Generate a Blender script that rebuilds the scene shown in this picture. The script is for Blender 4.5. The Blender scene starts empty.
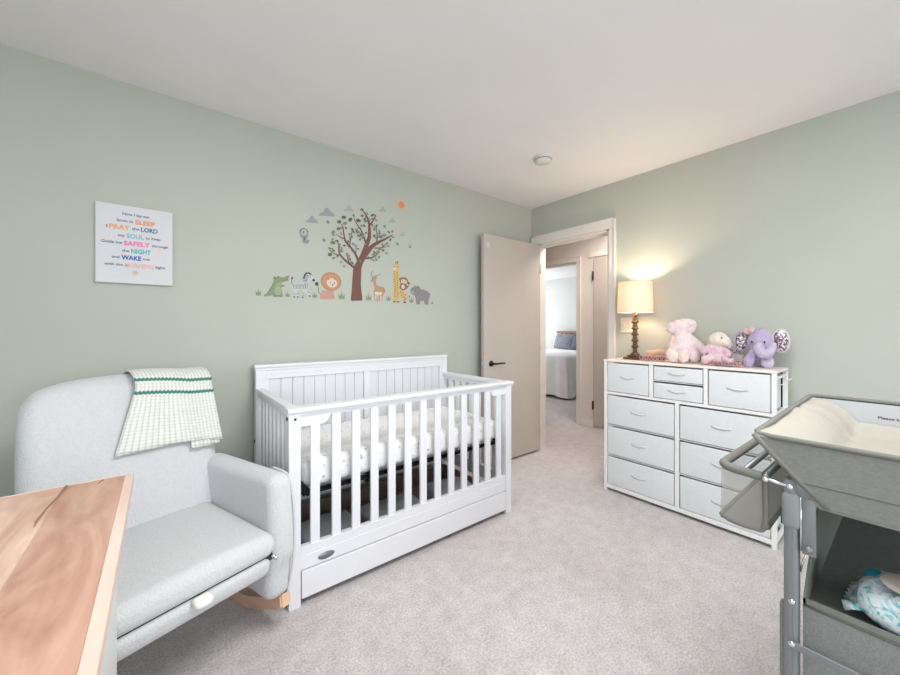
import bpy, bmesh, math, random
from mathutils import Vector, Matrix, noise
from mathutils.geometry import tessellate_polygon
R = math.radians
COL = bpy.context.scene.collection
PI = math.pi

# ------------------------------------------------------------------ materials
MATS = {}
def new_mat(name):
    m = bpy.data.materials.new(name); m.use_nodes = True
    nt = m.node_tree; nt.nodes.clear()
    out = nt.nodes.new('ShaderNodeOutputMaterial')
    p = nt.nodes.new('ShaderNodeBsdfPrincipled')
    nt.links.new(p.outputs[0], out.inputs[0])
    return m, nt, p, out
def lin(c):
    return tuple(((x/255)/12.92 if x/255 <= .04045 else ((x/255+.055)/1.055)**2.4) for x in c) + (1,)
def pm(name, rgb, rough=.6, metal=0, var=.04, scale=8, bump=0, bscale=60, bdist=.002, sheen=0, rgb2=None, detail=3, spec=None, coords='Object', stretch=(1,1,1)):
    """principled material with a noise variation of the base colour and optional bump"""
    m, nt, p, out = new_mat(name)
    c1 = lin(rgb); c2 = lin(rgb2) if rgb2 else tuple(max(0, x*(1-var*2.2)) for x in c1[:3]) + (1,)
    tc = nt.nodes.new('ShaderNodeTexCoord'); mp = nt.nodes.new('ShaderNodeMapping')
    mp.inputs['Scale'].default_value = stretch
    nt.links.new(tc.outputs[coords], mp.inputs[0])
    n = nt.nodes.new('ShaderNodeTexNoise'); n.inputs['Scale'].default_value = scale; n.inputs['Detail'].default_value = detail
    nt.links.new(mp.outputs[0], n.inputs['Vector'])
    r = nt.nodes.new('ShaderNodeValToRGB')
    r.color_ramp.elements[0].position = .3; r.color_ramp.elements[1].position = .7
    r.color_ramp.elements[0].color = c2; r.color_ramp.elements[1].color = c1
    nt.links.new(n.outputs['Fac'], r.inputs[0]); nt.links.new(r.outputs[0], p.inputs['Base Color'])
    p.inputs['Roughness'].default_value = rough; p.inputs['Metallic'].default_value = metal
    if spec is not None: p.inputs['Specular IOR Level'].default_value = spec
    if sheen: p.inputs['Sheen Weight'].default_value = sheen
    if bump:
        n2 = nt.nodes.new('ShaderNodeTexNoise'); n2.inputs['Scale'].default_value = bscale; n2.inputs['Detail'].default_value = 4
        nt.links.new(mp.outputs[0], n2.inputs['Vector'])
        b = nt.nodes.new('ShaderNodeBump'); b.inputs['Strength'].default_value = bump; b.inputs['Distance'].default_value = bdist
        nt.links.new(n2.outputs['Fac'], b.inputs['Height']); nt.links.new(b.outputs[0], p.inputs['Normal'])
    MATS[name] = m
    return m
def flat(name, rgb, rough=.7):
    return pm(name, rgb, rough, var=.03, scale=40)

wall_green = pm('wall_paint_green', (185, 189, 179), .85, var=.015, scale=2, bump=.08, bscale=250, bdist=.001)
ceil_paint = pm('ceiling_paint', (238, 236, 236), .9, var=.012, scale=3, bump=.05, bscale=200, bdist=.001)
hall_paint = pm('hall_paint', (222, 214, 209), .85, var=.015, scale=3)
bed_wall_paint = pm('bedroom_wall_paint', (200, 203, 200), .85, var=.015, scale=3)
white_trim = pm('white_trim', (228, 223, 217), .5, var=.015, scale=4)
door_white = pm('door_white', (192, 184, 176), .5, var=.02, scale=3)
crib_white = pm('crib_white', (228, 229, 233), .38, var=.01, scale=6)
crib_panel = pm('crib_panel_white', (220, 221, 226), .45, var=.012, scale=6)
metal_white = pm('dresser_metal_white', (238, 238, 236), .4, var=.01, scale=8)
top_white = pm('dresser_top_white', (240, 228, 222), .45, var=.02, scale=6)
drawer_fabric = pm('drawer_fabric', (222, 226, 228), .9, var=.02, scale=60, bump=.3, bscale=500, bdist=.001)
chair_fabric = pm('boucle_fabric', (208, 209, 211), .95, var=.03, scale=90, bump=.9, bscale=190, bdist=.004, sheen=.3)
maple = pm('rocker_wood', (228, 192, 166), .45, rgb2=(212, 172, 144), scale=5, stretch=(1, 1, 6))
black_metal = pm('black_metal', (28, 29, 32), .4, metal=.6, var=.1)
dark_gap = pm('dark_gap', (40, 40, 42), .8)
chrome = pm('chrome', (215, 215, 215), .25, metal=.9, var=.02)
badge_grey = pm('badge_grey', (128, 131, 135), .35, metal=.5, var=.03)
frame_grey = pm('frame_grey', (134, 138, 140), .42, metal=.55, var=.04, scale=5)
frame_grey2 = pm('sleeve_grey', (138, 141, 141), .6, metal=.1, var=.03)
tray_fabric = pm('tray_linen', (128, 129, 124), .95, var=.07, scale=130, bump=.5, bscale=400, bdist=.001, stretch=(1, 1, 2))
tray_trim = pm('tray_piping', (112, 112, 106), .9, var=.05, scale=40)
shelf_fabric = pm('shelf_fabric', (124, 128, 122), .95, var=.06, scale=60)
pad_cream = pm('pad_cream', (160, 156, 146), .95, var=.02, scale=30, bump=.3, bscale=300, bdist=.001)
liner_white = pm('liner_white', (178, 180, 184), .7, var=.015, scale=8)
bronze = pm('carved_wood', (104, 78, 52), .5, rgb2=(70, 50, 32), scale=14)
knit_white = pm('knit_white', (238, 240, 234), .95, var=.02, scale=60)
knit_green = pm('knit_green', (62, 122, 112), .95, var=.06, scale=60)
sheet_white = pm('duvet_white', (242, 242, 244), .9, var=.03, scale=6, bump=.2, bscale=10, bdist=.02)
pillow_grey = pm('pillow_grey', (140, 144, 152), .95, rgb2=(108, 112, 122), scale=18)
pillow_dark = pm('pillow_dark', (92, 98, 110), .95, var=.08, scale=18)
head_wood = pm('headboard_wood', (146, 104, 78), .5, rgb2=(112, 76, 54), scale=6)
drawer_wood = pm('drawer_box_wood', (140, 126, 117), .7, rgb2=(120, 107, 98), scale=5)
linen_grey = pm('folded_linen', (176, 178, 182), .95, var=.05, scale=12, bump=.4, bscale=20, bdist=.01)
plate_white = pm('plate_white', (236, 226, 214), .4, var=.01)
hinge_dark = pm('hinge_dark', (70, 64, 60), .4, metal=.6)
canvas_white = pm('canvas_white', (214, 215, 220), .8, var=.01, scale=20)
cab_white = pm('cabinet_white', (222, 224, 222), .5, var=.015, scale=4)

def plush_mat(name, rgb, rgb2=None, b=.8):
    return pm(name, rgb, 1, rgb2=rgb2, var=.07, scale=35, bump=b, bscale=160, bdist=.006, sheen=.5)
pl_pink = plush_mat('plush_pale_pink', (240, 222, 222), (226, 204, 208))
pl_cream = plush_mat('plush_cream', (236, 222, 206))
pl_rose = plush_mat('plush_rose', (226, 196, 204), (206, 172, 184))
pl_lilac = plush_mat('plush_lilac', (186, 172, 204), (168, 152, 190))
pl_lilac2 = plush_mat('plush_lilac_light', (202, 190, 216))
pl_grey = plush_mat('plush_soft_grey', (212, 208, 206))
pl_rim = plush_mat('plush_ear_rim', (214, 208, 214))
bead_black = pm('bead_black', (18, 16, 18), .2)
peach_cloth = plush_mat('peach_cloth', (226, 182, 154))
ruffle_pink = plush_mat('ruffle_pink', (222, 190, 188), (196, 150, 152))
ruffle_dark = pm('ruffle_dark', (118, 84, 88), .9)

def glitter_mat():
    m, nt, p, out = new_mat('glitter_lining')
    tc = nt.nodes.new('ShaderNodeTexCoord')
    v = nt.nodes.new('ShaderNodeTexVoronoi'); v.inputs['Scale'].default_value = 130
    nt.links.new(tc.outputs['Object'], v.inputs['Vector'])
    r = nt.nodes.new('ShaderNodeValToRGB'); e = r.color_ramp.elements
    e[0].color = lin((92, 72, 84)); e[1].color = lin((235, 225, 228)); e[0].position = .25; e[1].position = .85
    x = e.new(.55); x.color = lin((150, 132, 142))
    s = nt.nodes.new('ShaderNodeSeparateColor'); nt.links.new(v.outputs['Color'], s.inputs[0])
    nt.links.new(s.outputs[0], r.inputs[0]); nt.links.new(r.outputs[0], p.inputs['Base Color'])
    p.inputs['Roughness'].default_value = .35; p.inputs['Metallic'].default_value = .3
    return m
glitter = glitter_mat()

def carpet_mat():
    m, nt, p, out = new_mat('carpet')
    tc = nt.nodes.new('ShaderNodeTexCoord')
    def nz(sc, det, ro=.5):
        n = nt.nodes.new('ShaderNodeTexNoise'); n.inputs['Scale'].default_value = sc; n.inputs['Detail'].default_value = det; n.inputs['Roughness'].default_value = ro
        nt.links.new(tc.outputs['Object'], n.inputs['Vector']); return n
    a = nz(13, 8, .74); b = nz(120, 4, .7); d = nz(1.6, 3)
    r = nt.nodes.new('ShaderNodeValToRGB'); e = r.color_ramp.elements
    e[0].position = .34; e[1].position = .66; e[0].color = lin((190, 184, 184)); e[1].color = lin((236, 232, 233))
    r2 = nt.nodes.new('ShaderNodeValToRGB'); e2 = r2.color_ramp.elements
    e2[0].position = .36; e2[1].position = .64; e2[0].color = lin((156, 150, 149)); e2[1].color = lin((250, 246, 247))
    nt.links.new(a.outputs['Fac'], r.inputs[0]); nt.links.new(b.outputs['Fac'], r2.inputs[0])
    mx = nt.nodes.new('ShaderNodeMix'); mx.data_type = 'RGBA'; mx.inputs[0].default_value = .5
    nt.links.new(r.outputs[0], mx.inputs[6]); nt.links.new(r2.outputs[0], mx.inputs[7])
    r3 = nt.nodes.new('ShaderNodeValToRGB'); e3 = r3.color_ramp.elements
    e3[0].position = .35; e3[1].position = .65; e3[0].color = lin((247, 242, 241)); e3[1].color = (1, 1, 1, 1)
    nt.links.new(d.outputs['Fac'], r3.inputs[0])
    m2 = nt.nodes.new('ShaderNodeMix'); m2.data_type = 'RGBA'; m2.blend_type = 'MULTIPLY'; m2.inputs[0].default_value = 1
    nt.links.new(mx.outputs[2], m2.inputs[6]); nt.links.new(r3.outputs[0], m2.inputs[7])
    nt.links.new(m2.outputs[2], p.inputs['Base Color'])
    p.inputs['Roughness'].default_value = 1; p.inputs['Sheen Weight'].default_value = .25
    ad = nt.nodes.new('ShaderNodeMath'); ad.operation = 'ADD'
    nt.links.new(a.outputs['Fac'], ad.inputs[0]); nt.links.new(b.outputs['Fac'], ad.inputs[1])
    bp = nt.nodes.new('ShaderNodeBump'); bp.inputs['Strength'].default_value = .8; bp.inputs['Distance'].default_value = .012
    nt.links.new(ad.outputs[0], bp.inputs['Height']); nt.links.new(bp.outputs[0], p.inputs['Normal'])
    return m
carpet = carpet_mat()

def veneer_mat():
    """plywood veneer laid in sheets: a dark and a pale sheet meeting on slanted seams, swirling figure"""
    m, nt, p, out = new_mat('birch_veneer')
    tc = nt.nodes.new('ShaderNodeTexCoord'); mp = nt.nodes.new('ShaderNodeMapping')
    mp.inputs['Scale'].default_value = (6, 1.7, 1); mp.inputs['Rotation'].default_value = (0, 0, R(-8))
    nt.links.new(tc.outputs['Object'], mp.inputs[0])
    n = nt.nodes.new('ShaderNodeTexNoise'); n.inputs['Scale'].default_value = 1.4; n.inputs['Detail'].default_value = 5; n.inputs['Distortion'].default_value = 3.2
    nt.links.new(mp.outputs[0], n.inputs['Vector'])
    w = nt.nodes.new('ShaderNodeTexWave'); w.inputs['Scale'].default_value = 2.2; w.inputs['Distortion'].default_value = 9; w.inputs['Detail'].default_value = 3; w.inputs['Detail Scale'].default_value = 1.4
    nt.links.new(mp.outputs[0], w.inputs['Vector'])
    r = nt.nodes.new('ShaderNodeValToRGB'); e = r.color_ramp.elements
    e[0].position = .25; e[1].position = .72; e[0].color = lin((180, 140, 120)); e[1].color = lin((224, 196, 178))
    nt.links.new(n.outputs['Fac'], r.inputs[0])
    r2 = nt.nodes.new('ShaderNodeValToRGB'); e = r2.color_ramp.elements
    e[0].color = lin((240, 226, 216)); e[1].color = (1, 1, 1, 1); e[1].position = .5
    nt.links.new(w.outputs['Fac'], r2.inputs[0])
    mx = nt.nodes.new('ShaderNodeMix'); mx.data_type = 'RGBA'; mx.blend_type = 'MULTIPLY'; mx.inputs[0].default_value = .25
    nt.links.new(r.outputs[0], mx.inputs[6]); nt.links.new(r2.outputs[0], mx.inputs[7])
    # sheets: x position decides pale / dark sheet
    sp = nt.nodes.new('ShaderNodeSeparateXYZ'); nt.links.new(tc.outputs['Object'], sp.inputs[0])
    r3 = nt.nodes.new('ShaderNodeValToRGB'); r3.color_ramp.interpolation = 'CONSTANT'; e = r3.color_ramp.elements
    e[0].color = (1.0, .98, .95, 1); e[0].position = 0
    e[1].position = .5; e[1].color = (.80, .70, .64, 1)
    a1 = nt.nodes.new('ShaderNodeMath'); a1.operation = 'MULTIPLY_ADD'; a1.inputs[1].default_value = 1.0; a1.inputs[2].default_value = .62
    nt.links.new(sp.outputs[0], a1.inputs[0]); nt.links.new(a1.outputs[0], r3.inputs[0])
    m2 = nt.nodes.new('ShaderNodeMix'); m2.data_type = 'RGBA'; m2.blend_type = 'MULTIPLY'; m2.inputs[0].default_value = 1
    nt.links.new(mx.outputs[2], m2.inputs[6]); nt.links.new(r3.outputs[0], m2.inputs[7])
    nt.links.new(m2.outputs[2], p.inputs['Base Color'])
    p.inputs['Roughness'].default_value = .42
    return m
veneer = veneer_mat()
veneer_edge = pm('veneer_edge_band', (224, 200, 186), .45, rgb2=(210, 182, 167), scale=4, stretch=(8, 1, 8))

def sheet_mat():
    """fitted cot sheet: white with faint grey sprigs"""
    m, nt, p, out = new_mat('cot_sheet')
    tc = nt.nodes.new('ShaderNodeTexCoord')
    v = nt.nodes.new('ShaderNodeTexVoronoi'); v.inputs['Scale'].default_value = 26
    mp = nt.nodes.new('ShaderNodeMapping'); mp.inputs['Scale'].default_value = (1, 1.7, 1)
    nt.links.new(tc.outputs['Object'], mp.inputs[0]); nt.links.new(mp.outputs[0], v.inputs['Vector'])
    r = nt.nodes.new('ShaderNodeValToRGB'); e = r.color_ramp.elements
    e[0].color = lin((178, 180, 182)); e[0].position = .1; e[1].position = .26; e[1].color = lin((240, 240, 240))
    nt.links.new(v.outputs['Distance'], r.inputs[0]); nt.links.new(r.outputs[0], p.inputs['Base Color'])
    n = nt.nodes.new('ShaderNodeTexNoise'); n.inputs['Scale'].default_value = 14; nt.links.new(tc.outputs['Object'], n.inputs['Vector'])
    b = nt.nodes.new('ShaderNodeBump'); b.inputs['Strength'].default_value = .5; b.inputs['Distance'].default_value = .015
    nt.links.new(n.outputs['Fac'], b.inputs['Height']); nt.links.new(b.outputs[0], p.inputs['Normal'])
    p.inputs['Roughness'].default_value = .9
    return m
cot_sheet = sheet_mat()

def mesh_mat(name, rgb, alpha):
    m, nt, p, out = new_mat(name)
    tc = nt.nodes.new('ShaderNodeTexCoord')
    v = nt.nodes.new('ShaderNodeTexVoronoi'); v.inputs['Scale'].default_value = 900
    nt.links.new(tc.outputs['Object'], v.inputs['Vector'])
    r = nt.nodes.new('ShaderNodeValToRGB'); e = r.color_ramp.elements
    e[0].position = .2; e[1].position = .6; e[0].color = (alpha-.08,)*3 + (1,); e[1].color = (min(1, alpha+.08),)*3 + (1,)
    nt.links.new(v.outputs['Distance'], r.inputs[0]); nt.links.new(r.outputs[0], p.inputs['Alpha'])
    p.inputs['Base Color'].default_value = lin(rgb); p.inputs['Roughness'].default_value = .9
    return m
mesh_net = mesh_mat('basket_net', (176, 172, 164), .36)
mesh_dense = pm('shelf_net', (136, 139, 136), .9, var=.12, scale=420, detail=1)

def wipes_mat():
    m, nt, p, out = new_mat('wipes_film')
    tc = nt.nodes.new('ShaderNodeTexCoord')
    n = nt.nodes.new('ShaderNodeTexNoise'); n.inputs['Scale'].default_value = 26; n.inputs['Detail'].default_value = 5; n.inputs['Distortion'].default_value = 3.2
    nt.links.new(tc.outputs['Object'], n.inputs['Vector'])
    r = nt.nodes.new('ShaderNodeValToRGB'); e = r.color_ramp.elements
    e[0].position = .34; e[0].color = lin((88, 182, 190)); e[1].position = .50; e[1].color = lin((230, 238, 242))
    x = e.new(.43); x.color = lin((178, 216, 220))
    nt.links.new(n.outputs['Fac'], r.inputs[0]); nt.links.new(r.outputs[0], p.inputs['Base Color'])
    b = nt.nodes.new('ShaderNodeBump'); b.inputs['Strength'].default_value = .8; b.inputs['Distance'].default_value = .012
    n2 = nt.nodes.new('ShaderNodeTexNoise'); n2.inputs['Scale'].default_value = 30; nt.links.new(tc.outputs['Object'], n2.inputs['Vector'])
    nt.links.new(n2.outputs['Fac'], b.inputs['Height']); nt.links.new(b.outputs[0], p.inputs['Normal'])
    p.inputs['Roughness'].default_value = .25
    return m
wipes_film = wipes_mat()
teal = pm('teal_plastic', (36, 160, 176), .3, var=.1, scale=30)

def shade_mat():
    m, nt, p, out = new_mat('lamp_shade_linen')
    p.inputs['Base Color'].default_value = lin((250, 232, 214)); p.inputs['Roughness'].default_value = .9
    t = nt.nodes.new('ShaderNodeBsdfTranslucent'); t.inputs[0].default_value = lin((252, 226, 204))
    mx = nt.nodes.new('ShaderNodeMixShader'); mx.inputs[0].default_value = .24
    tc = nt.nodes.new('ShaderNodeTexCoord'); n = nt.nodes.new('ShaderNodeTexNoise'); n.inputs['Scale'].default_value = 120
    nt.links.new(tc.outputs['Object'], n.inputs['Vector'])
    b = nt.nodes.new('ShaderNodeBump'); b.inputs['Strength'].default_value = .2; nt.links.new(n.outputs['Fac'], b.inputs['Height'])
    nt.links.new(b.outputs[0], p.inputs['Normal'])
    nt.links.new(p.outputs[0], mx.inputs[1]); nt.links.new(t.outputs[0], mx.inputs[2]); nt.links.new(mx.outputs[0], out.inputs[0])
    return m
shade_linen = shade_mat()
def emit(name, rgb, s):
    m, nt, p, out = new_mat(name)
    p.inputs['Base Color'].default_value = lin(rgb); p.inputs['Emission Color'].default_value = lin(rgb); p.inputs['Emission Strength'].default_value = s
    return m
def glass_mat():
    m, nt, p, out = new_mat('window_glass')
    p.inputs['Base Color'].default_value = (1, 1, 1, 1); p.inputs['Roughness'].default_value = .02
    p.inputs['Alpha'].default_value = .12
    return m
glass = glass_mat()

# ------------------------------------------------------------------ mesh helpers
def link(o, parent=None):
    COL.objects.link(o)
    if parent is not None: o.parent = parent
    return o
def tag(o, label=None, cat=None, group=None, kind=None):
    if label: o['label'] = label
    if cat: o['category'] = cat
    if group: o['group'] = group
    if kind: o['kind'] = kind
    return o
def empty(name, loc=(0, 0, 0), rz=0, label=None, cat=None, group=None, kind=None):
    o = bpy.data.objects.new(name, None); o.location = loc; o.rotation_euler = (0, 0, rz); o.empty_display_size = .1
    link(o); return tag(o, label, cat, group, kind)
def obj(name, bm, mats, parent=None, smooth=False, label=None, angle=None):
    bmesh.ops.recalc_face_normals(bm, faces=bm.faces)
    me = bpy.data.meshes.new(name); bm.to_mesh(me); bm.free()
    if not isinstance(mats, (list, tuple)): mats = [mats]
    for m in mats: me.materials.append(m)
    if smooth:
        for f in me.polygons: f.use_smooth = True
        if angle is not None:
            try: me.set_sharp_from_angle(angle=R(angle))
            except Exception: pass
    o = bpy.data.objects.new(name, me)
    link(o, parent)
    if label: o['label'] = label
    return o
def nb(): return bmesh.new()
def box(bm, x0, x1, y0, y1, z0, z1, bev=0, mi=0, seg=2, M=None):
    g = bmesh.ops.create_cube(bm, size=1)
    vs = g['verts']
    for v in vs:
        v.co.x = x0+(v.co.x+.5)*(x1-x0); v.co.y = y0+(v.co.y+.5)*(y1-y0); v.co.z = z0+(v.co.z+.5)*(z1-z0)
    fs = set(f for v in vs for f in v.link_faces)
    for f in fs: f.material_index = mi
    if bev:
        es = list(set(e for v in vs for e in v.link_edges))
        r = bmesh.ops.bevel(bm, geom=es, offset=bev, segments=seg, affect='EDGES', profile=.5)
        vs = list(set(v for f in r['faces'] for v in f.verts) | set(v for v in vs if v.is_valid))
        for f in r['faces']: f.material_index = mi
    if M is not None: bmesh.ops.transform(bm, matrix=M, verts=vs)
    return vs
def rbox(bm, x0, x1, y0, y1, z0, z1, r=.03, n=8, fn=None, mi=0, k=4):
    """rounded box made of a grid (so it can be bent by fn)"""
    C = [(x0+x1)/2, (y0+y1)/2, (z0+z1)/2]; H = [(x1-x0)/2, (y1-y0)/2, (z1-z0)/2]
    r = min(r, min(H)*.999)
    def ax(h):
        L = []
        for i in range(k+1): L.append(-h + r*(1-math.tan(PI/4*(1-i/k))))
        inner = h-r
        m = max(1, n if inner > .01 else 1)
        for i in range(1, m): L.append(-inner+2*inner*i/m)
        for i in range(k+1): L.append(h - r*(1-math.tan(PI/4*(i/k))))
        return L
    A = [ax(h) for h in H]
    tmp = bmesh.new()
    for a in range(3):
        b, c = (a+1) % 3, (a+2) % 3
        for s in (-1, 1):
            grid = []
            for p in A[b]:
                row = []
                for q in A[c]:
                    v = [0, 0, 0]; v[a] = s*H[a]; v[b] = p; v[c] = q
                    inn = [max(-(H[i]-r), min(H[i]-r, v[i])) for i in range(3)]
                    d = Vector([v[i]-inn[i] for i in range(3)])
                    if d.length > 1e-9: d = d.normalized()*r
                    row.append(tmp.verts.new((C[0]+inn[0]+d.x, C[1]+inn[1]+d.y, C[2]+inn[2]+d.z)))
                grid.append(row)
            for i in range(len(grid)-1):
                for j in range(len(grid[0])-1):
                    f = (grid[i][j], grid[i+1][j], grid[i+1][j+1], grid[i][j+1])
                    if s < 0: f = f[::-1]
                    try: tmp.faces.new(f)
                    except ValueError: pass
    bmesh.ops.remove_doubles(tmp, verts=tmp.verts, dist=1e-5)
    if fn:
        for v in tmp.verts: v.co = Vector(fn(v.co.x, v.co.y, v.co.z))
    mp = {}
    for v in tmp.verts: mp[v] = bm.verts.new(v.co)
    out = []
    for f in tmp.faces:
        if len(set(f.verts)) < 3: continue
        nf = bm.faces.new([mp[v] for v in f.verts]); nf.material_index = mi; nf.smooth = True
    tmp.free()
    return list(mp.values())
def tube(bm, pts, r, seg=10, mi=0, closed=False, cap=True):
    """tube along a polyline; r number or list"""
    pts = [Vector(p) for p in pts]; n = len(pts)
    rr = r if isinstance(r, (list, tuple)) else [r]*n
    rings = []
    t0 = (pts[1]-pts[0]).normalized()
    up = Vector((0, 0, 1)) if abs(t0.z) < .9 else Vector((1, 0, 0))
    side = t0.cross(up).normalized()
    for i in range(n):
        if closed: t = (pts[(i+1) % n]-pts[i-1]).normalized()
        elif i == 0: t = (pts[1]-pts[0]).normalized()
        elif i == n-1: t = (pts[-1]-pts[-2]).normalized()
        else: t = ((pts[i]-pts[i-1]).normalized()+(pts[i+1]-pts[i]).normalized()).normalized()
        side = (side-t*side.dot(t))
        side = side.normalized() if side.length > 1e-6 else t.orthogonal().normalized()
        b = t.cross(side)
        rings.append([bm.verts.new(pts[i]+(side*math.cos(2*PI*j/seg)+b*math.sin(2*PI*j/seg))*rr[i]) for j in range(seg)])
    m = n if closed else n-1
    for i in range(m):
        a, b2 = rings[i], rings[(i+1) % n]
        for j in range(seg):
            f = bm.faces.new((a[j], a[(j+1) % seg], b2[(j+1) % seg], b2[j])); f.material_index = mi; f.smooth = True
    if cap and not closed:
        for rg in (rings[0][::-1], rings[-1]):
            f = bm.faces.new(rg); f.material_index = mi
    return rings
def smooth_path(pts, n=6, closed=False):
    P = [Vector(p) for p in pts]; out = []; L = len(P)
    rng = range(L if closed else L-1)
    for i in rng:
        p0 = P[i-1] if (i > 0 or closed) else P[0]; p1 = P[i]; p2 = P[(i+1) % L]
        p3 = P[(i+2) % L] if (closed or i+2 < L) else P[-1]
        for k in range(n):
            t = k/n
            out.append(.5*((2*p1)+(-p0+p2)*t+(2*p0-5*p1+4*p2-p3)*t*t+(-p0+3*p1-3*p2+p3)*t**3))
    if not closed: out.append(P[-1])
    return out
def lathe(bm, prof, c=(0, 0, 0), seg=32, mi=0, cap=True):
    rings = []
    for (r, z) in prof:
        rings.append([bm.verts.new((c[0]+r*math.cos(2*PI*j/seg), c[1]+r*math.sin(2*PI*j/seg), c[2]+z)) for j in range(seg)])
    for i in range(len(rings)-1):
        for j in range(seg):
            f = bm.faces.new((rings[i][j], rings[i][(j+1) % seg], rings[i+1][(j+1) % seg], rings[i+1][j])); f.material_index = mi; f.smooth = True
    if cap:
        bm.faces.new(rings[0][::-1]).material_index = mi; bm.faces.new(rings[-1]).material_index = mi
    return rings
def ball(bm, c, r, rot=None, mi=0, seg=20):
    if isinstance(r, (int, float)): r = (r, r, r)
    g = bmesh.ops.create_uvsphere(bm, u_segments=seg, v_segments=max(6, seg//2), radius=1)
    M = Matrix.Translation(Vector(c)) @ (rot.to_4x4() if rot is not None else Matrix.Identity(4)) @ Matrix.Diagonal((r[0], r[1], r[2], 1))
    bmesh.ops.transform(bm, matrix=M, verts=g['verts'])
    for v in g['verts']:
        for f in v.link_faces: f.material_index = mi; f.smooth = True
    return g['verts']
def prism(bm, pts, axis, a0, a1, mi=0):
    """extrude a 2-D outline along an axis ('x','y','z')"""
    def P(p, a):
        return {'x': (a, p[0], p[1]), 'y': (p[0], a, p[1]), 'z': (p[0], p[1], a)}[axis]
    A = [bm.verts.new(P(p, a0)) for p in pts]; B = [bm.verts.new(P(p, a1)) for p in pts]
    n = len(pts)
    bm.faces.new(A).material_index = mi; bm.faces.new(B[::-1]).material_index = mi
    for i in range(n):
        bm.faces.new((A[i], B[i], B[(i+1) % n], A[(i+1) % n])).material_index = mi
def remeshed(name, bm, mat, parent, voxel=.006, sm=6, noise_amp=0, noise_scale=60, label=None):
    """fuse overlapping closed blobs into one soft surface"""
    o = obj(name+'_src', bm, mat, None)
    md = o.modifiers.new('r', 'REMESH'); md.mode = 'VOXEL'; md.voxel_size = voxel
    s = o.modifiers.new('s', 'SMOOTH'); s.factor = .5; s.iterations = sm
    dg = bpy.context.evaluated_depsgraph_get(); dg.update()
    me = bpy.data.meshes.new_from_object(o.evaluated_get(dg))
    old = o.data; bpy.data.objects.remove(o); bpy.data.meshes.remove(old)
    me.name = name
    if noise_amp:
        for v in me.vertices:
            nn = noise.noise(v.co*noise_scale)
            v.co += v.normal*nn*noise_amp
    for f in me.polygons: f.use_smooth = True
    if not me.materials: me.materials.append(mat)
    n = bpy.data.objects.new(name, me); link(n, parent)
    if label: n['label'] = label
    return n
def text_mesh(items, name, parent, M, mats):
    """items: (string, x, y, size, extrude-bold, material index, width or None); laid in the local xy plane, then M"""
    bm = nb()
    for (s, x, y, size, bold, mi, width) in items:
        cu = bpy.data.curves.new('t', 'FONT'); cu.body = s; cu.size = size; cu.offset = bold; cu.resolution_u = 2
        o = bpy.data.objects.new('t', cu); COL.objects.link(o)
        dg = bpy.context.evaluated_depsgraph_get(); dg.update()
        me = bpy.data.meshes.new_from_object(o.evaluated_get(dg))
        bpy.data.objects.remove(o); bpy.data.curves.remove(cu)
        xs = [v.co.x for v in me.vertices] or [0]
        w = max(xs)-min(xs); k = (width/w) if width else 1
        x_min = min(xs)
        vs = [bm.verts.new((x+(v.co.x-x_min)*k, v.co.y+y, 0)) for v in me.vertices]
        for pg in me.polygons:
            try: f = bm.faces.new([vs[i] for i in pg.vertices])
            except ValueError: continue
            f.material_index = mi
        bpy.data.meshes.remove(me)
    bm.normal_update()
    for f in list(bm.faces):
        if f.calc_area() < 1e-12: bm.faces.remove(f)
        elif f.normal.z < 0: f.normal_flip()
    bmesh.ops.transform(bm, matrix=M, verts=bm.verts)
    me = bpy.data.meshes.new(name); bm.to_mesh(me); bm.free()
    for m in mats: me.materials.append(m)
    return link(bpy.data.objects.new(name, me), parent)
def copy_tree(o, parent=None):
    c = o.copy(); COL.objects.link(c); c.parent = parent
    for ch in [x for x in bpy.data.objects if x.parent == o]: copy_tree(ch, c)
    return c
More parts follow.
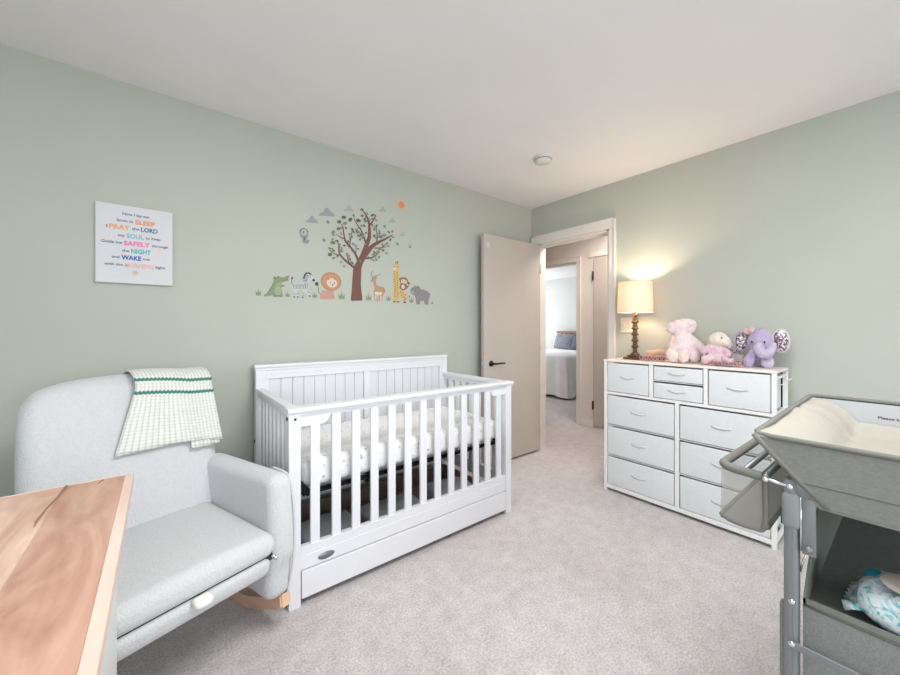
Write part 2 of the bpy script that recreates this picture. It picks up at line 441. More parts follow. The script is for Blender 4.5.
DECALS=[
('alligator_decal', 'green alligator wall decal sitting upright, leftmost animal of the row', 'wall decal', '', [('p', 'gr', [(0.485, 1.405), (0.504, 1.423), (0.524, 1.455), (0.537, 1.483), (0.542, 1.502), (0.54, 1.524), (0.549, 1.531), (0.558, 1.525), (0.564, 1.532), (0.574, 1.533), (0.582, 1.527), (0.602, 1.53), (0.628, 1.543), (0.632, 1.537), (0.628, 1.522), (0.628, 1.51), (0.605, 1.502), (0.589, 1.494), (0.587, 1.48), (0.598, 1.483), (0.608, 1.481), (0.598, 1.47), (0.588, 1.467), (0.587, 1.449), (0.592, 1.429), (0.594, 1.409), (0.574, 1.406), (0.544, 1.405), (0.535, 1.413), (0.51, 1.406)]), ('p', 'lgr', [(0.563, 1.485), (0.584, 1.488), (0.583, 1.462), (0.586, 1.435), (0.579, 1.418), (0.557, 1.416), (0.549, 1.44), (0.555, 1.467)]), ('s', 'dgr', [(0.489, 1.408), (0.51, 1.427), (0.532, 1.466), (0.542, 1.493)], 0.0033, 0.0027), ('s', 'dgr', [(0.566, 1.473), (0.586, 1.473), (0.605, 1.479)], 0.0027, 0.002), ('e', 'dgr', (0.551, 1.518, 0.004, 0.0054, 0)), ('e', 'dgr', (0.57, 1.526, 0.003, 0.0034, 0)), ('s', 'dgr', [(0.592, 1.504), (0.611, 1.513), (0.628, 1.52)], 0.0014, 0.0014), ('e', 'dgr', (0.624, 1.534, 0.003, 0.0028, 0)), ('s', 'dgr', [(0.544, 1.405), (0.563, 1.412), (0.592, 1.409)], 0.0027, 0.002)]),
('zebra_decal', 'black and white striped zebra wall decal walking between alligator and lion', 'wall decal', '', [('s', 'dk', [(0.651, 1.53), (0.647, 1.512), (0.648, 1.495), (0.659, 1.483)], 0.0035, 0.0028), ('e', 'dk', (0.65, 1.528, 0.005, 0.0091, 0)), ('p', 'wh', [(0.651, 1.474), (0.667, 1.495), (0.698, 1.5), (0.712, 1.514), (0.72, 1.536), (0.729, 1.558), (0.746, 1.567), (0.766, 1.561), (0.776, 1.544), (0.791, 1.529), (0.785, 1.516), (0.764, 1.522), (0.755, 1.51), (0.755, 1.481), (0.745, 1.461), (0.753, 1.442), (0.764, 1.423), (0.753, 1.418), (0.736, 1.444), (0.725, 1.447), (0.718, 1.411), (0.708, 1.411), (0.717, 1.452), (0.691, 1.457), (0.68, 1.441), (0.69, 1.411), (0.678, 1.409), (0.667, 1.437), (0.667, 1.409), (0.656, 1.408), (0.653, 1.439)]), ('s', 'dk', [(0.655, 1.484), (0.659, 1.475), (0.656, 1.459)], 0.0028, 0.0021), ('s', 'dk', [(0.663, 1.485), (0.667, 1.475), (0.665, 1.46)], 0.0028, 0.0021), ('s', 'dk', [(0.672, 1.492), (0.676, 1.476), (0.674, 1.46)], 0.0028, 0.0021), ('s', 'dk', [(0.681, 1.493), (0.685, 1.476), (0.682, 1.461)], 0.0028, 0.0021), ('s', 'dk', [(0.69, 1.494), (0.694, 1.477), (0.691, 1.461)], 0.0028, 0.0021), ('s', 'dk', [(0.699, 1.495), (0.703, 1.478), (0.7, 1.462)], 0.0028, 0.0021), ('s', 'dk', [(0.707, 1.496), (0.712, 1.478), (0.709, 1.463)], 0.0028, 0.0021), ('s', 'dk', [(0.716, 1.497), (0.72, 1.479), (0.718, 1.463)], 0.0028, 0.0021), ('s', 'dk', [(0.725, 1.498), (0.729, 1.48), (0.727, 1.464)], 0.0028, 0.0021), ('s', 'dk', [(0.714, 1.514), (0.729, 1.511), (0.743, 1.518)], 0.0028, 0.0021), ('s', 'dk', [(0.717, 1.522), (0.732, 1.519), (0.745, 1.525)], 0.0028, 0.0021), ('s', 'dk', [(0.72, 1.53), (0.736, 1.527), (0.748, 1.532)], 0.0028, 0.0021), ('s', 'dk', [(0.723, 1.538), (0.739, 1.535), (0.751, 1.54)], 0.0028, 0.0021), ('s', 'dk', [(0.725, 1.546), (0.743, 1.543), (0.754, 1.547)], 0.0028, 0.0021), ('s', 'dk', [(0.728, 1.554), (0.746, 1.552), (0.757, 1.555)], 0.0029, 0.0021), ('s', 'dk', [(0.655, 1.439), (0.665, 1.438)], 0.0028, 0.0028), ('s', 'dk', [(0.655, 1.427), (0.665, 1.425)], 0.0028, 0.0028), ('s', 'dk', [(0.681, 1.435), (0.692, 1.434)], 0.0028, 0.0028), ('s', 'dk', [(0.712, 1.436), (0.723, 1.434)], 0.0028, 0.0028), ('s', 'dk', [(0.743, 1.445), (0.754, 1.443)], 0.0029, 0.0029), ('s', 'dk', [(0.712, 1.423), (0.723, 1.421)], 0.0028, 0.0028), ('s', 'dk', [(0.669, 1.43), (0.68, 1.428)], 0.0028, 0.0028), ('p', 'dk', [(0.717, 1.532), (0.725, 1.559), (0.746, 1.571), (0.769, 1.566), (0.766, 1.558), (0.746, 1.564), (0.732, 1.554), (0.724, 1.529)]), ('e', 'dk', (0.782, 1.525, 0.009, 0.0087, 0)), ('e', 'dk', (0.762, 1.541, 0.003, 0.0029, 0)), ('e', 'dk', (0.662, 1.41, 0.006, 0.0042, 0)), ('e', 'dk', (0.684, 1.411, 0.006, 0.0042, 0)), ('e', 'dk', (0.714, 1.411, 0.006, 0.0043, 0)), ('e', 'dk', (0.757, 1.421, 0.007, 0.0043, 0)), ('e', 'dk', (0.736, 1.567, 0.004, 0.0064, 0)), ('e', 'dk', (0.753, 1.569, 0.004, 0.0065, 0)), ('s', 'dk', [(0.743, 1.506), (0.746, 1.484), (0.739, 1.466)], 0.0029, 0.0021), ('s', 'dk', [(0.732, 1.505), (0.734, 1.483), (0.73, 1.467)], 0.0029, 0.0021)]),
('lion_decal', 'orange lion wall decal with round mane and pale face, beside the tree trunk', 'wall decal', '', [('s', 'dk', [(0.806, 1.498), (0.813, 1.478), (0.814, 1.453), (0.828, 1.437)], 0.0036, 0.0036), ('e', 'dk', (0.803, 1.503, 0.011, 0.0124, 0)), ('p', 'pk', [(0.825, 1.408), (0.829, 1.439), (0.843, 1.462), (0.91, 1.466), (0.918, 1.444), (0.92, 1.411), (0.876, 1.406)]), ('e', 'org', (0.899, 1.526, 0.07, 0.0625, 0)), ('e', 'org2', (0.899, 1.524, 0.059, 0.0521, 0)), ('e', 'crm', (0.904, 1.517, 0.036, 0.0313, 0)), ('e', 'org', (0.876, 1.543, 0.009, 0.0089, 0)), ('e', 'org', (0.925, 1.547, 0.01, 0.009, 0)), ('e', 'dk', (0.893, 1.516, 0.003, 0.0045, 0)), ('e', 'dk', (0.921, 1.518, 0.004, 0.0045, 0)), ('p', 'brn', [(0.901, 1.507), (0.915, 1.508), (0.908, 1.5)]), ('s', 'brn', [(0.908, 1.5), (0.908, 1.492)], 0.0022, 0.0022), ('s', 'org', [(0.869, 1.438), (0.869, 1.41)], 0.0022, 0.0022), ('s', 'org', [(0.85, 1.409), (0.85, 1.428)], 0.0022, 0.0022)]),
('grass_decal', 'grass tuft wall decal left of the alligator, at the row end', 'wall decal', 'grass tufts along the animal row', [('s', 'tg2', [(0.452, 1.409), (0.448, 1.416), (0.443, 1.423)], 0.0072, 0.0013), ('s', 'tg', [(0.454, 1.409), (0.449, 1.422), (0.443, 1.434)], 0.0072, 0.0013), ('s', 'tg2', [(0.456, 1.409), (0.454, 1.422), (0.452, 1.435)], 0.0072, 0.0013), ('s', 'tg', [(0.459, 1.409), (0.459, 1.429), (0.459, 1.449)], 0.0072, 0.0013), ('s', 'tg2', [(0.461, 1.409), (0.463, 1.423), (0.465, 1.436)], 0.0072, 0.0013), ('s', 'tg', [(0.463, 1.409), (0.468, 1.423), (0.474, 1.435)], 0.0072, 0.0013), ('s', 'tg2', [(0.466, 1.409), (0.469, 1.417), (0.474, 1.424)], 0.0072, 0.0013), ('e', 'tg2', (0.459, 1.412, 0.015, 0.0055, 0))]),
('grass_decal', 'grass tuft wall decal between alligator and zebra', 'wall decal', 'grass tufts along the animal row', [('s', 'tg2', [(0.617, 1.41), (0.614, 1.416), (0.609, 1.421)], 0.0061, 0.0011), ('s', 'tg', [(0.619, 1.41), (0.615, 1.42), (0.609, 1.43)], 0.0061, 0.0011), ('s', 'tg2', [(0.621, 1.41), (0.619, 1.421), (0.617, 1.432)], 0.0061, 0.0011), ('s', 'tg', [(0.623, 1.41), (0.623, 1.427), (0.623, 1.443)], 0.0061, 0.0011), ('s', 'tg2', [(0.625, 1.41), (0.627, 1.422), (0.629, 1.432)], 0.0061, 0.0011), ('s', 'tg', [(0.627, 1.41), (0.632, 1.421), (0.637, 1.432)], 0.0061, 0.0011), ('s', 'tg2', [(0.629, 1.41), (0.633, 1.417), (0.637, 1.423)], 0.0061, 0.0011), ('e', 'tg2', (0.623, 1.412, 0.014, 0.0047, 0))]),
('grass_decal', 'grass tuft wall decal between zebra and lion', 'wall decal', 'grass tufts along the animal row', [('s', 'tg2', [(0.783, 1.413), (0.779, 1.42), (0.774, 1.426)], 0.0069, 0.0012), ('s', 'tg', [(0.785, 1.413), (0.78, 1.425), (0.774, 1.436)], 0.0069, 0.0012), ('s', 'tg2', [(0.788, 1.413), (0.786, 1.426), (0.783, 1.438)], 0.0069, 0.0012), ('s', 'tg', [(0.79, 1.413), (0.79, 1.433), (0.79, 1.451)], 0.0069, 0.0012), ('s', 'tg2', [(0.792, 1.413), (0.794, 1.426), (0.797, 1.439)], 0.0069, 0.0012), ('s', 'tg', [(0.795, 1.413), (0.8, 1.426), (0.806, 1.438)], 0.0069, 0.0012), ('s', 'tg2', [(0.797, 1.414), (0.801, 1.421), (0.806, 1.428)], 0.0069, 0.0012), ('e', 'tg2', (0.79, 1.416, 0.016, 0.0053, 0))]),
('grass_decal', 'grass tuft wall decal between lion and tree trunk', 'wall decal', 'grass tufts along the animal row', [('s', 'tg2', [(0.961, 1.414), (0.955, 1.424), (0.948, 1.433)], 0.0098, 0.0017), ('s', 'tg', [(0.965, 1.414), (0.957, 1.431), (0.948, 1.448)], 0.0098, 0.0017), ('s', 'tg2', [(0.968, 1.414), (0.965, 1.432), (0.962, 1.45)], 0.0098, 0.0017), ('s', 'tg', [(0.972, 1.414), (0.972, 1.442), (0.972, 1.468)], 0.0098, 0.0017), ('s', 'tg2', [(0.975, 1.414), (0.978, 1.433), (0.982, 1.451)], 0.0098, 0.0017), ('s', 'tg', [(0.979, 1.414), (0.987, 1.433), (0.996, 1.45)], 0.0098, 0.0017), ('s', 'tg2', [(0.982, 1.415), (0.988, 1.426), (0.996, 1.435)], 0.0098, 0.0017), ('e', 'tg2', (0.972, 1.418, 0.024, 0.0075, 0))]),
('grass_decal', 'grass tuft wall decal between tree trunk and deer', 'wall decal', 'grass tufts along the animal row', [('s', 'tg2', [(1.162, 1.416), (1.156, 1.425), (1.149, 1.432)], 0.0086, 0.0015), ('s', 'tg', [(1.165, 1.416), (1.157, 1.431), (1.149, 1.445)], 0.0086, 0.0015), ('s', 'tg2', [(1.168, 1.416), (1.165, 1.432), (1.162, 1.447)], 0.0086, 0.0015), ('s', 'tg', [(1.171, 1.416), (1.171, 1.441), (1.171, 1.464)], 0.0087, 0.0015), ('s', 'tg2', [(1.175, 1.416), (1.178, 1.433), (1.181, 1.448)], 0.0087, 0.0015), ('s', 'tg', [(1.178, 1.416), (1.185, 1.433), (1.194, 1.448)], 0.0087, 0.0015), ('s', 'tg2', [(1.181, 1.417), (1.187, 1.426), (1.194, 1.435)], 0.0087, 0.0015), ('e', 'tg2', (1.171, 1.419, 0.023, 0.0066, 0))]),
('grass_decal', 'grass tuft wall decal between deer and giraffe', 'wall decal', 'grass tufts along the animal row', [('s', 'tg2', [(1.32, 1.421), (1.315, 1.429), (1.309, 1.436)], 0.0078, 0.0014), ('s', 'tg', [(1.323, 1.421), (1.317, 1.435), (1.309, 1.448)], 0.0078, 0.0014), ('s', 'tg2', [(1.327, 1.421), (1.324, 1.436), (1.321, 1.449)], 0.0078, 0.0014), ('s', 'tg', [(1.33, 1.421), (1.33, 1.443), (1.33, 1.464)], 0.0079, 0.0014), ('s', 'tg2', [(1.333, 1.421), (1.335, 1.436), (1.339, 1.45)], 0.0079, 0.0014), ('s', 'tg', [(1.336, 1.421), (1.343, 1.436), (1.351, 1.45)], 0.0079, 0.0014), ('s', 'tg2', [(1.339, 1.422), (1.344, 1.43), (1.351, 1.438)], 0.0079, 0.0014), ('e', 'tg2', (1.33, 1.424, 0.021, 0.006, 0))]),
('grass_decal', 'grass tuft wall decal between giraffe and hippo', 'wall decal', 'grass tufts along the animal row', [('s', 'tg2', [(1.521, 1.416), (1.516, 1.423), (1.509, 1.43)], 0.0076, 0.0013), ('s', 'tg', [(1.524, 1.416), (1.517, 1.429), (1.509, 1.442)], 0.0076, 0.0013), ('s', 'tg2', [(1.527, 1.416), (1.525, 1.43), (1.521, 1.443)], 0.0076, 0.0013), ('s', 'tg', [(1.53, 1.416), (1.53, 1.437), (1.53, 1.458)], 0.0076, 0.0013), ('s', 'tg2', [(1.534, 1.416), (1.536, 1.431), (1.539, 1.444)], 0.0076, 0.0013), ('s', 'tg', [(1.537, 1.416), (1.544, 1.431), (1.552, 1.444)], 0.0076, 0.0013), ('s', 'tg2', [(1.54, 1.417), (1.545, 1.425), (1.552, 1.432)], 0.0076, 0.0013), ('e', 'tg2', (1.53, 1.419, 0.022, 0.0058, 0))]),
('grass_decal', 'small grass tuft wall decal right of the hippo, at the row end', 'wall decal', 'grass tufts along the animal row', [('s', 'tg2', [(1.721, 1.411), (1.717, 1.415), (1.713, 1.419)], 0.0049, 0.0009), ('s', 'tg', [(1.723, 1.411), (1.718, 1.419), (1.713, 1.427)], 0.0049, 0.0009), ('s', 'tg2', [(1.725, 1.411), (1.723, 1.42), (1.721, 1.428)], 0.0049, 0.0009), ('s', 'tg', [(1.727, 1.411), (1.727, 1.424), (1.727, 1.437)], 0.0049, 0.0009), ('s', 'tg2', [(1.729, 1.411), (1.731, 1.42), (1.733, 1.428)], 0.0049, 0.0009), ('s', 'tg', [(1.731, 1.411), (1.736, 1.42), (1.741, 1.428)], 0.0049, 0.0009), ('s', 'tg2', [(1.733, 1.411), (1.737, 1.416), (1.741, 1.421)], 0.0049, 0.0009), ('e', 'tg2', (1.727, 1.413, 0.014, 0.0037, 0))]),
('deer_decal', 'brown horned deer wall decal standing right of the tree trunk', 'wall decal', '', [('s', 'brn', [(1.202, 1.584), (1.192, 1.596), (1.192, 1.612), (1.205, 1.628)], 0.0048, 0.0024), ('s', 'brn', [(1.218, 1.587), (1.234, 1.596), (1.254, 1.604), (1.263, 1.622)], 0.0048, 0.0024), ('p', 'tan', [(1.19, 1.552), (1.193, 1.567), (1.202, 1.584), (1.221, 1.589), (1.233, 1.586), (1.23, 1.57), (1.227, 1.547), (1.234, 1.528), (1.254, 1.519), (1.287, 1.517), (1.3, 1.502), (1.299, 1.479), (1.287, 1.458), (1.281, 1.413), (1.273, 1.412), (1.27, 1.455), (1.261, 1.459), (1.258, 1.412), (1.25, 1.411), (1.249, 1.453), (1.239, 1.458), (1.243, 1.411), (1.234, 1.411), (1.233, 1.455), (1.224, 1.45), (1.227, 1.412), (1.218, 1.411), (1.211, 1.466), (1.213, 1.49), (1.218, 1.506), (1.208, 1.534), (1.204, 1.553), (1.195, 1.549)]), ('p', 'crm', [(1.218, 1.474), (1.234, 1.479), (1.261, 1.477), (1.279, 1.474), (1.27, 1.459), (1.234, 1.457), (1.222, 1.458)]), ('e', 'brn', (1.194, 1.554, 0.004, 0.004, 0)), ('e', 'dk', (1.206, 1.574, 0.003, 0.0032, 0)), ('e', 'tan', (1.234, 1.582, 0.011, 0.004, 0)), ('s', 'crm', [(1.222, 1.45), (1.224, 1.413)], 0.0048, 0.004), ('s', 'crm', [(1.276, 1.449), (1.277, 1.414)], 0.0049, 0.0041), ('s', 'brn', [(1.288, 1.503), (1.296, 1.487), (1.294, 1.471)], 0.0041, 0.0025)]),
('giraffe_decal', 'tall yellow spotted giraffe wall decal, standing left of the hippo', 'wall decal', '', [('s', 'brn', [(1.393, 1.69), (1.393, 1.707)], 0.0042, 0.0042), ('s', 'brn', [(1.408, 1.694), (1.406, 1.714)], 0.0042, 0.0042), ('e', 'brn', (1.393, 1.707, 0.005, 0.005, 0)), ('e', 'brn', (1.406, 1.714, 0.006, 0.005, 0)), ('p', 'yel', [(1.36, 1.684), (1.379, 1.691), (1.41, 1.696), (1.437, 1.701), (1.431, 1.685), (1.425, 1.664), (1.42, 1.646), (1.42, 1.579), (1.425, 1.516), (1.449, 1.501), (1.483, 1.482), (1.49, 1.457), (1.486, 1.412), (1.457, 1.409), (1.449, 1.442), (1.42, 1.449), (1.422, 1.414), (1.398, 1.412), (1.393, 1.435), (1.391, 1.413), (1.368, 1.412), (1.366, 1.458), (1.37, 1.525), (1.37, 1.642), (1.362, 1.653), (1.366, 1.673)]), ('e', 'crm', (1.379, 1.658, 0.016, 0.0117, 0)), ('e', 'dk', (1.383, 1.676, 0.004, 0.0033, 0)), ('e', 'dk', (1.412, 1.678, 0.004, 0.0034, 0)), ('e', 'gsp', (1.381, 1.639, 0.007, 0.0067, 0)), ('e', 'gsp', (1.406, 1.633, 0.007, 0.0067, 0)), ('e', 'gsp', (1.382, 1.62, 0.007, 0.0067, 0)), ('e', 'gsp', (1.407, 1.614, 0.007, 0.0067, 0)), ('e', 'gsp', (1.384, 1.602, 0.007, 0.0067, 0)), ('e', 'gsp', (1.403, 1.595, 0.006, 0.0067, 0)), ('e', 'gsp', (1.379, 1.583, 0.007, 0.0067, 0)), ('e', 'gsp', (1.409, 1.577, 0.006, 0.0067, 0)), ('e', 'gsp', (1.381, 1.565, 0.007, 0.0067, 0)), ('e', 'gsp', (1.404, 1.559, 0.007, 0.0067, 0)), ('e', 'gsp', (1.387, 1.547, 0.007, 0.0067, 0)), ('e', 'gsp', (1.406, 1.54, 0.007, 0.0067, 0)), ('e', 'gsp', (1.386, 1.529, 0.006, 0.0067, 0)), ('e', 'gsp', (1.406, 1.522, 0.007, 0.0067, 0)), ('e', 'gsp', (1.384, 1.51, 0.007, 0.0067, 0)), ('e', 'gsp', (1.403, 1.503, 0.007, 0.0067, 0)), ('e', 'gsp', (1.384, 1.492, 0.007, 0.0067, 0)), ('e', 'gsp', (1.409, 1.485, 0.007, 0.0067, 0)), ('e', 'gsp', (1.383, 1.473, 0.007, 0.0067, 0)), ('e', 'gsp', (1.408, 1.467, 0.007, 0.0067, 0)), ('e', 'gsp', (1.384, 1.455, 0.007, 0.0067, 0)), ('e', 'gsp', (1.403, 1.448, 0.006, 0.0067, 0)), ('e', 'gsp', (1.434, 1.487, 0.008, 0.0068, 0)), ('e', 'gsp', (1.454, 1.48, 0.007, 0.0068, 0)), ('e', 'gsp', (1.473, 1.469, 0.008, 0.0068, 0)), ('e', 'gsp', (1.439, 1.464, 0.008, 0.0068, 0)), ('e', 'gsp', (1.463, 1.451, 0.008, 0.0068, 0)), ('e', 'gsp', (1.478, 1.439, 0.008, 0.0068, 0)), ('e', 'gsp', (1.468, 1.426, 0.008, 0.0068, 0)), ('e', 'dk', (1.379, 1.413, 0.012, 0.005, 0)), ('e', 'dk', (1.41, 1.413, 0.012, 0.005, 0)), ('e', 'dk', (1.47, 1.411, 0.014, 0.0051, 0)), ('s', 'yel', [(1.486, 1.482), (1.498, 1.467), (1.508, 1.462)], 0.0043, 0.0026), ('e', 'brn', (1.511, 1.46, 0.006, 0.0069, 0))]),
('monkey_decal', 'small brown monkey wall decal riding on the giraffe back', 'wall decal', '', [('s', 'brn', [(1.478, 1.516), (1.498, 1.534), (1.508, 1.556), (1.523, 1.56)], 0.0068, 0.0043), ('e', 'mk', (1.457, 1.536, 0.029, 0.0322, 0)), ('e', 'mk', (1.463, 1.576, 0.038, 0.028, 0)), ('e', 'mk', (1.431, 1.587, 0.01, 0.0101, 0)), ('e', 'mk', (1.502, 1.565, 0.01, 0.0103, 0)), ('e', 'crm', (1.457, 1.572, 0.021, 0.017, 0)), ('e', 'crm', (1.472, 1.57, 0.018, 0.0153, 0)), ('e', 'dk', (1.453, 1.575, 0.004, 0.0042, 0)), ('e', 'dk', (1.472, 1.573, 0.004, 0.0043, 0)), ('s', 'brn', [(1.455, 1.56), (1.464, 1.557), (1.472, 1.561)], 0.0025, 0.0017), ('e', 'crm', (1.455, 1.531, 0.015, 0.017, 0)), ('s', 'mk', [(1.439, 1.547), (1.429, 1.529), (1.431, 1.511)], 0.0093, 0.0076), ('s', 'mk', [(1.478, 1.546), (1.49, 1.535), (1.483, 1.514)], 0.0094, 0.0077), ('s', 'mk', [(1.449, 1.512), (1.447, 1.498)], 0.0102, 0.0085)]),
('hippo_decal', 'grey hippo wall decal, rightmost large animal of the row', 'wall decal', '', [('p', 'gry', [(1.52, 1.51), (1.53, 1.526), (1.554, 1.538), (1.561, 1.552), (1.575, 1.54), (1.592, 1.544), (1.606, 1.54), (1.615, 1.523), (1.648, 1.52), (1.685, 1.507), (1.707, 1.491), (1.703, 1.464), (1.692, 1.436), (1.688, 1.405), (1.655, 1.405), (1.647, 1.43), (1.615, 1.427), (1.609, 1.405), (1.577, 1.404), (1.569, 1.448), (1.559, 1.467), (1.534, 1.478), (1.521, 1.493)]), ('s', 'dgry', [(1.611, 1.52), (1.602, 1.498), (1.582, 1.477)], 0.0026, 0.0026), ('e', 'dgry', (1.569, 1.52, 0.004, 0.0043, 0)), ('e', 'dgry', (1.592, 1.541, 0.007, 0.007, 0)), ('e', 'dgry', (1.531, 1.512, 0.004, 0.0026, 0)), ('e', 'dgry', (1.53, 1.5, 0.004, 0.0026, 0)), ('s', 'gry', [(1.703, 1.491), (1.716, 1.482)], 0.0045, 0.0027), ('s', 'dgry', [(1.632, 1.429), (1.637, 1.407)], 0.0026, 0.0018), ('e', 'lgry', (1.538, 1.494, 0.017, 0.0121, 0))]),
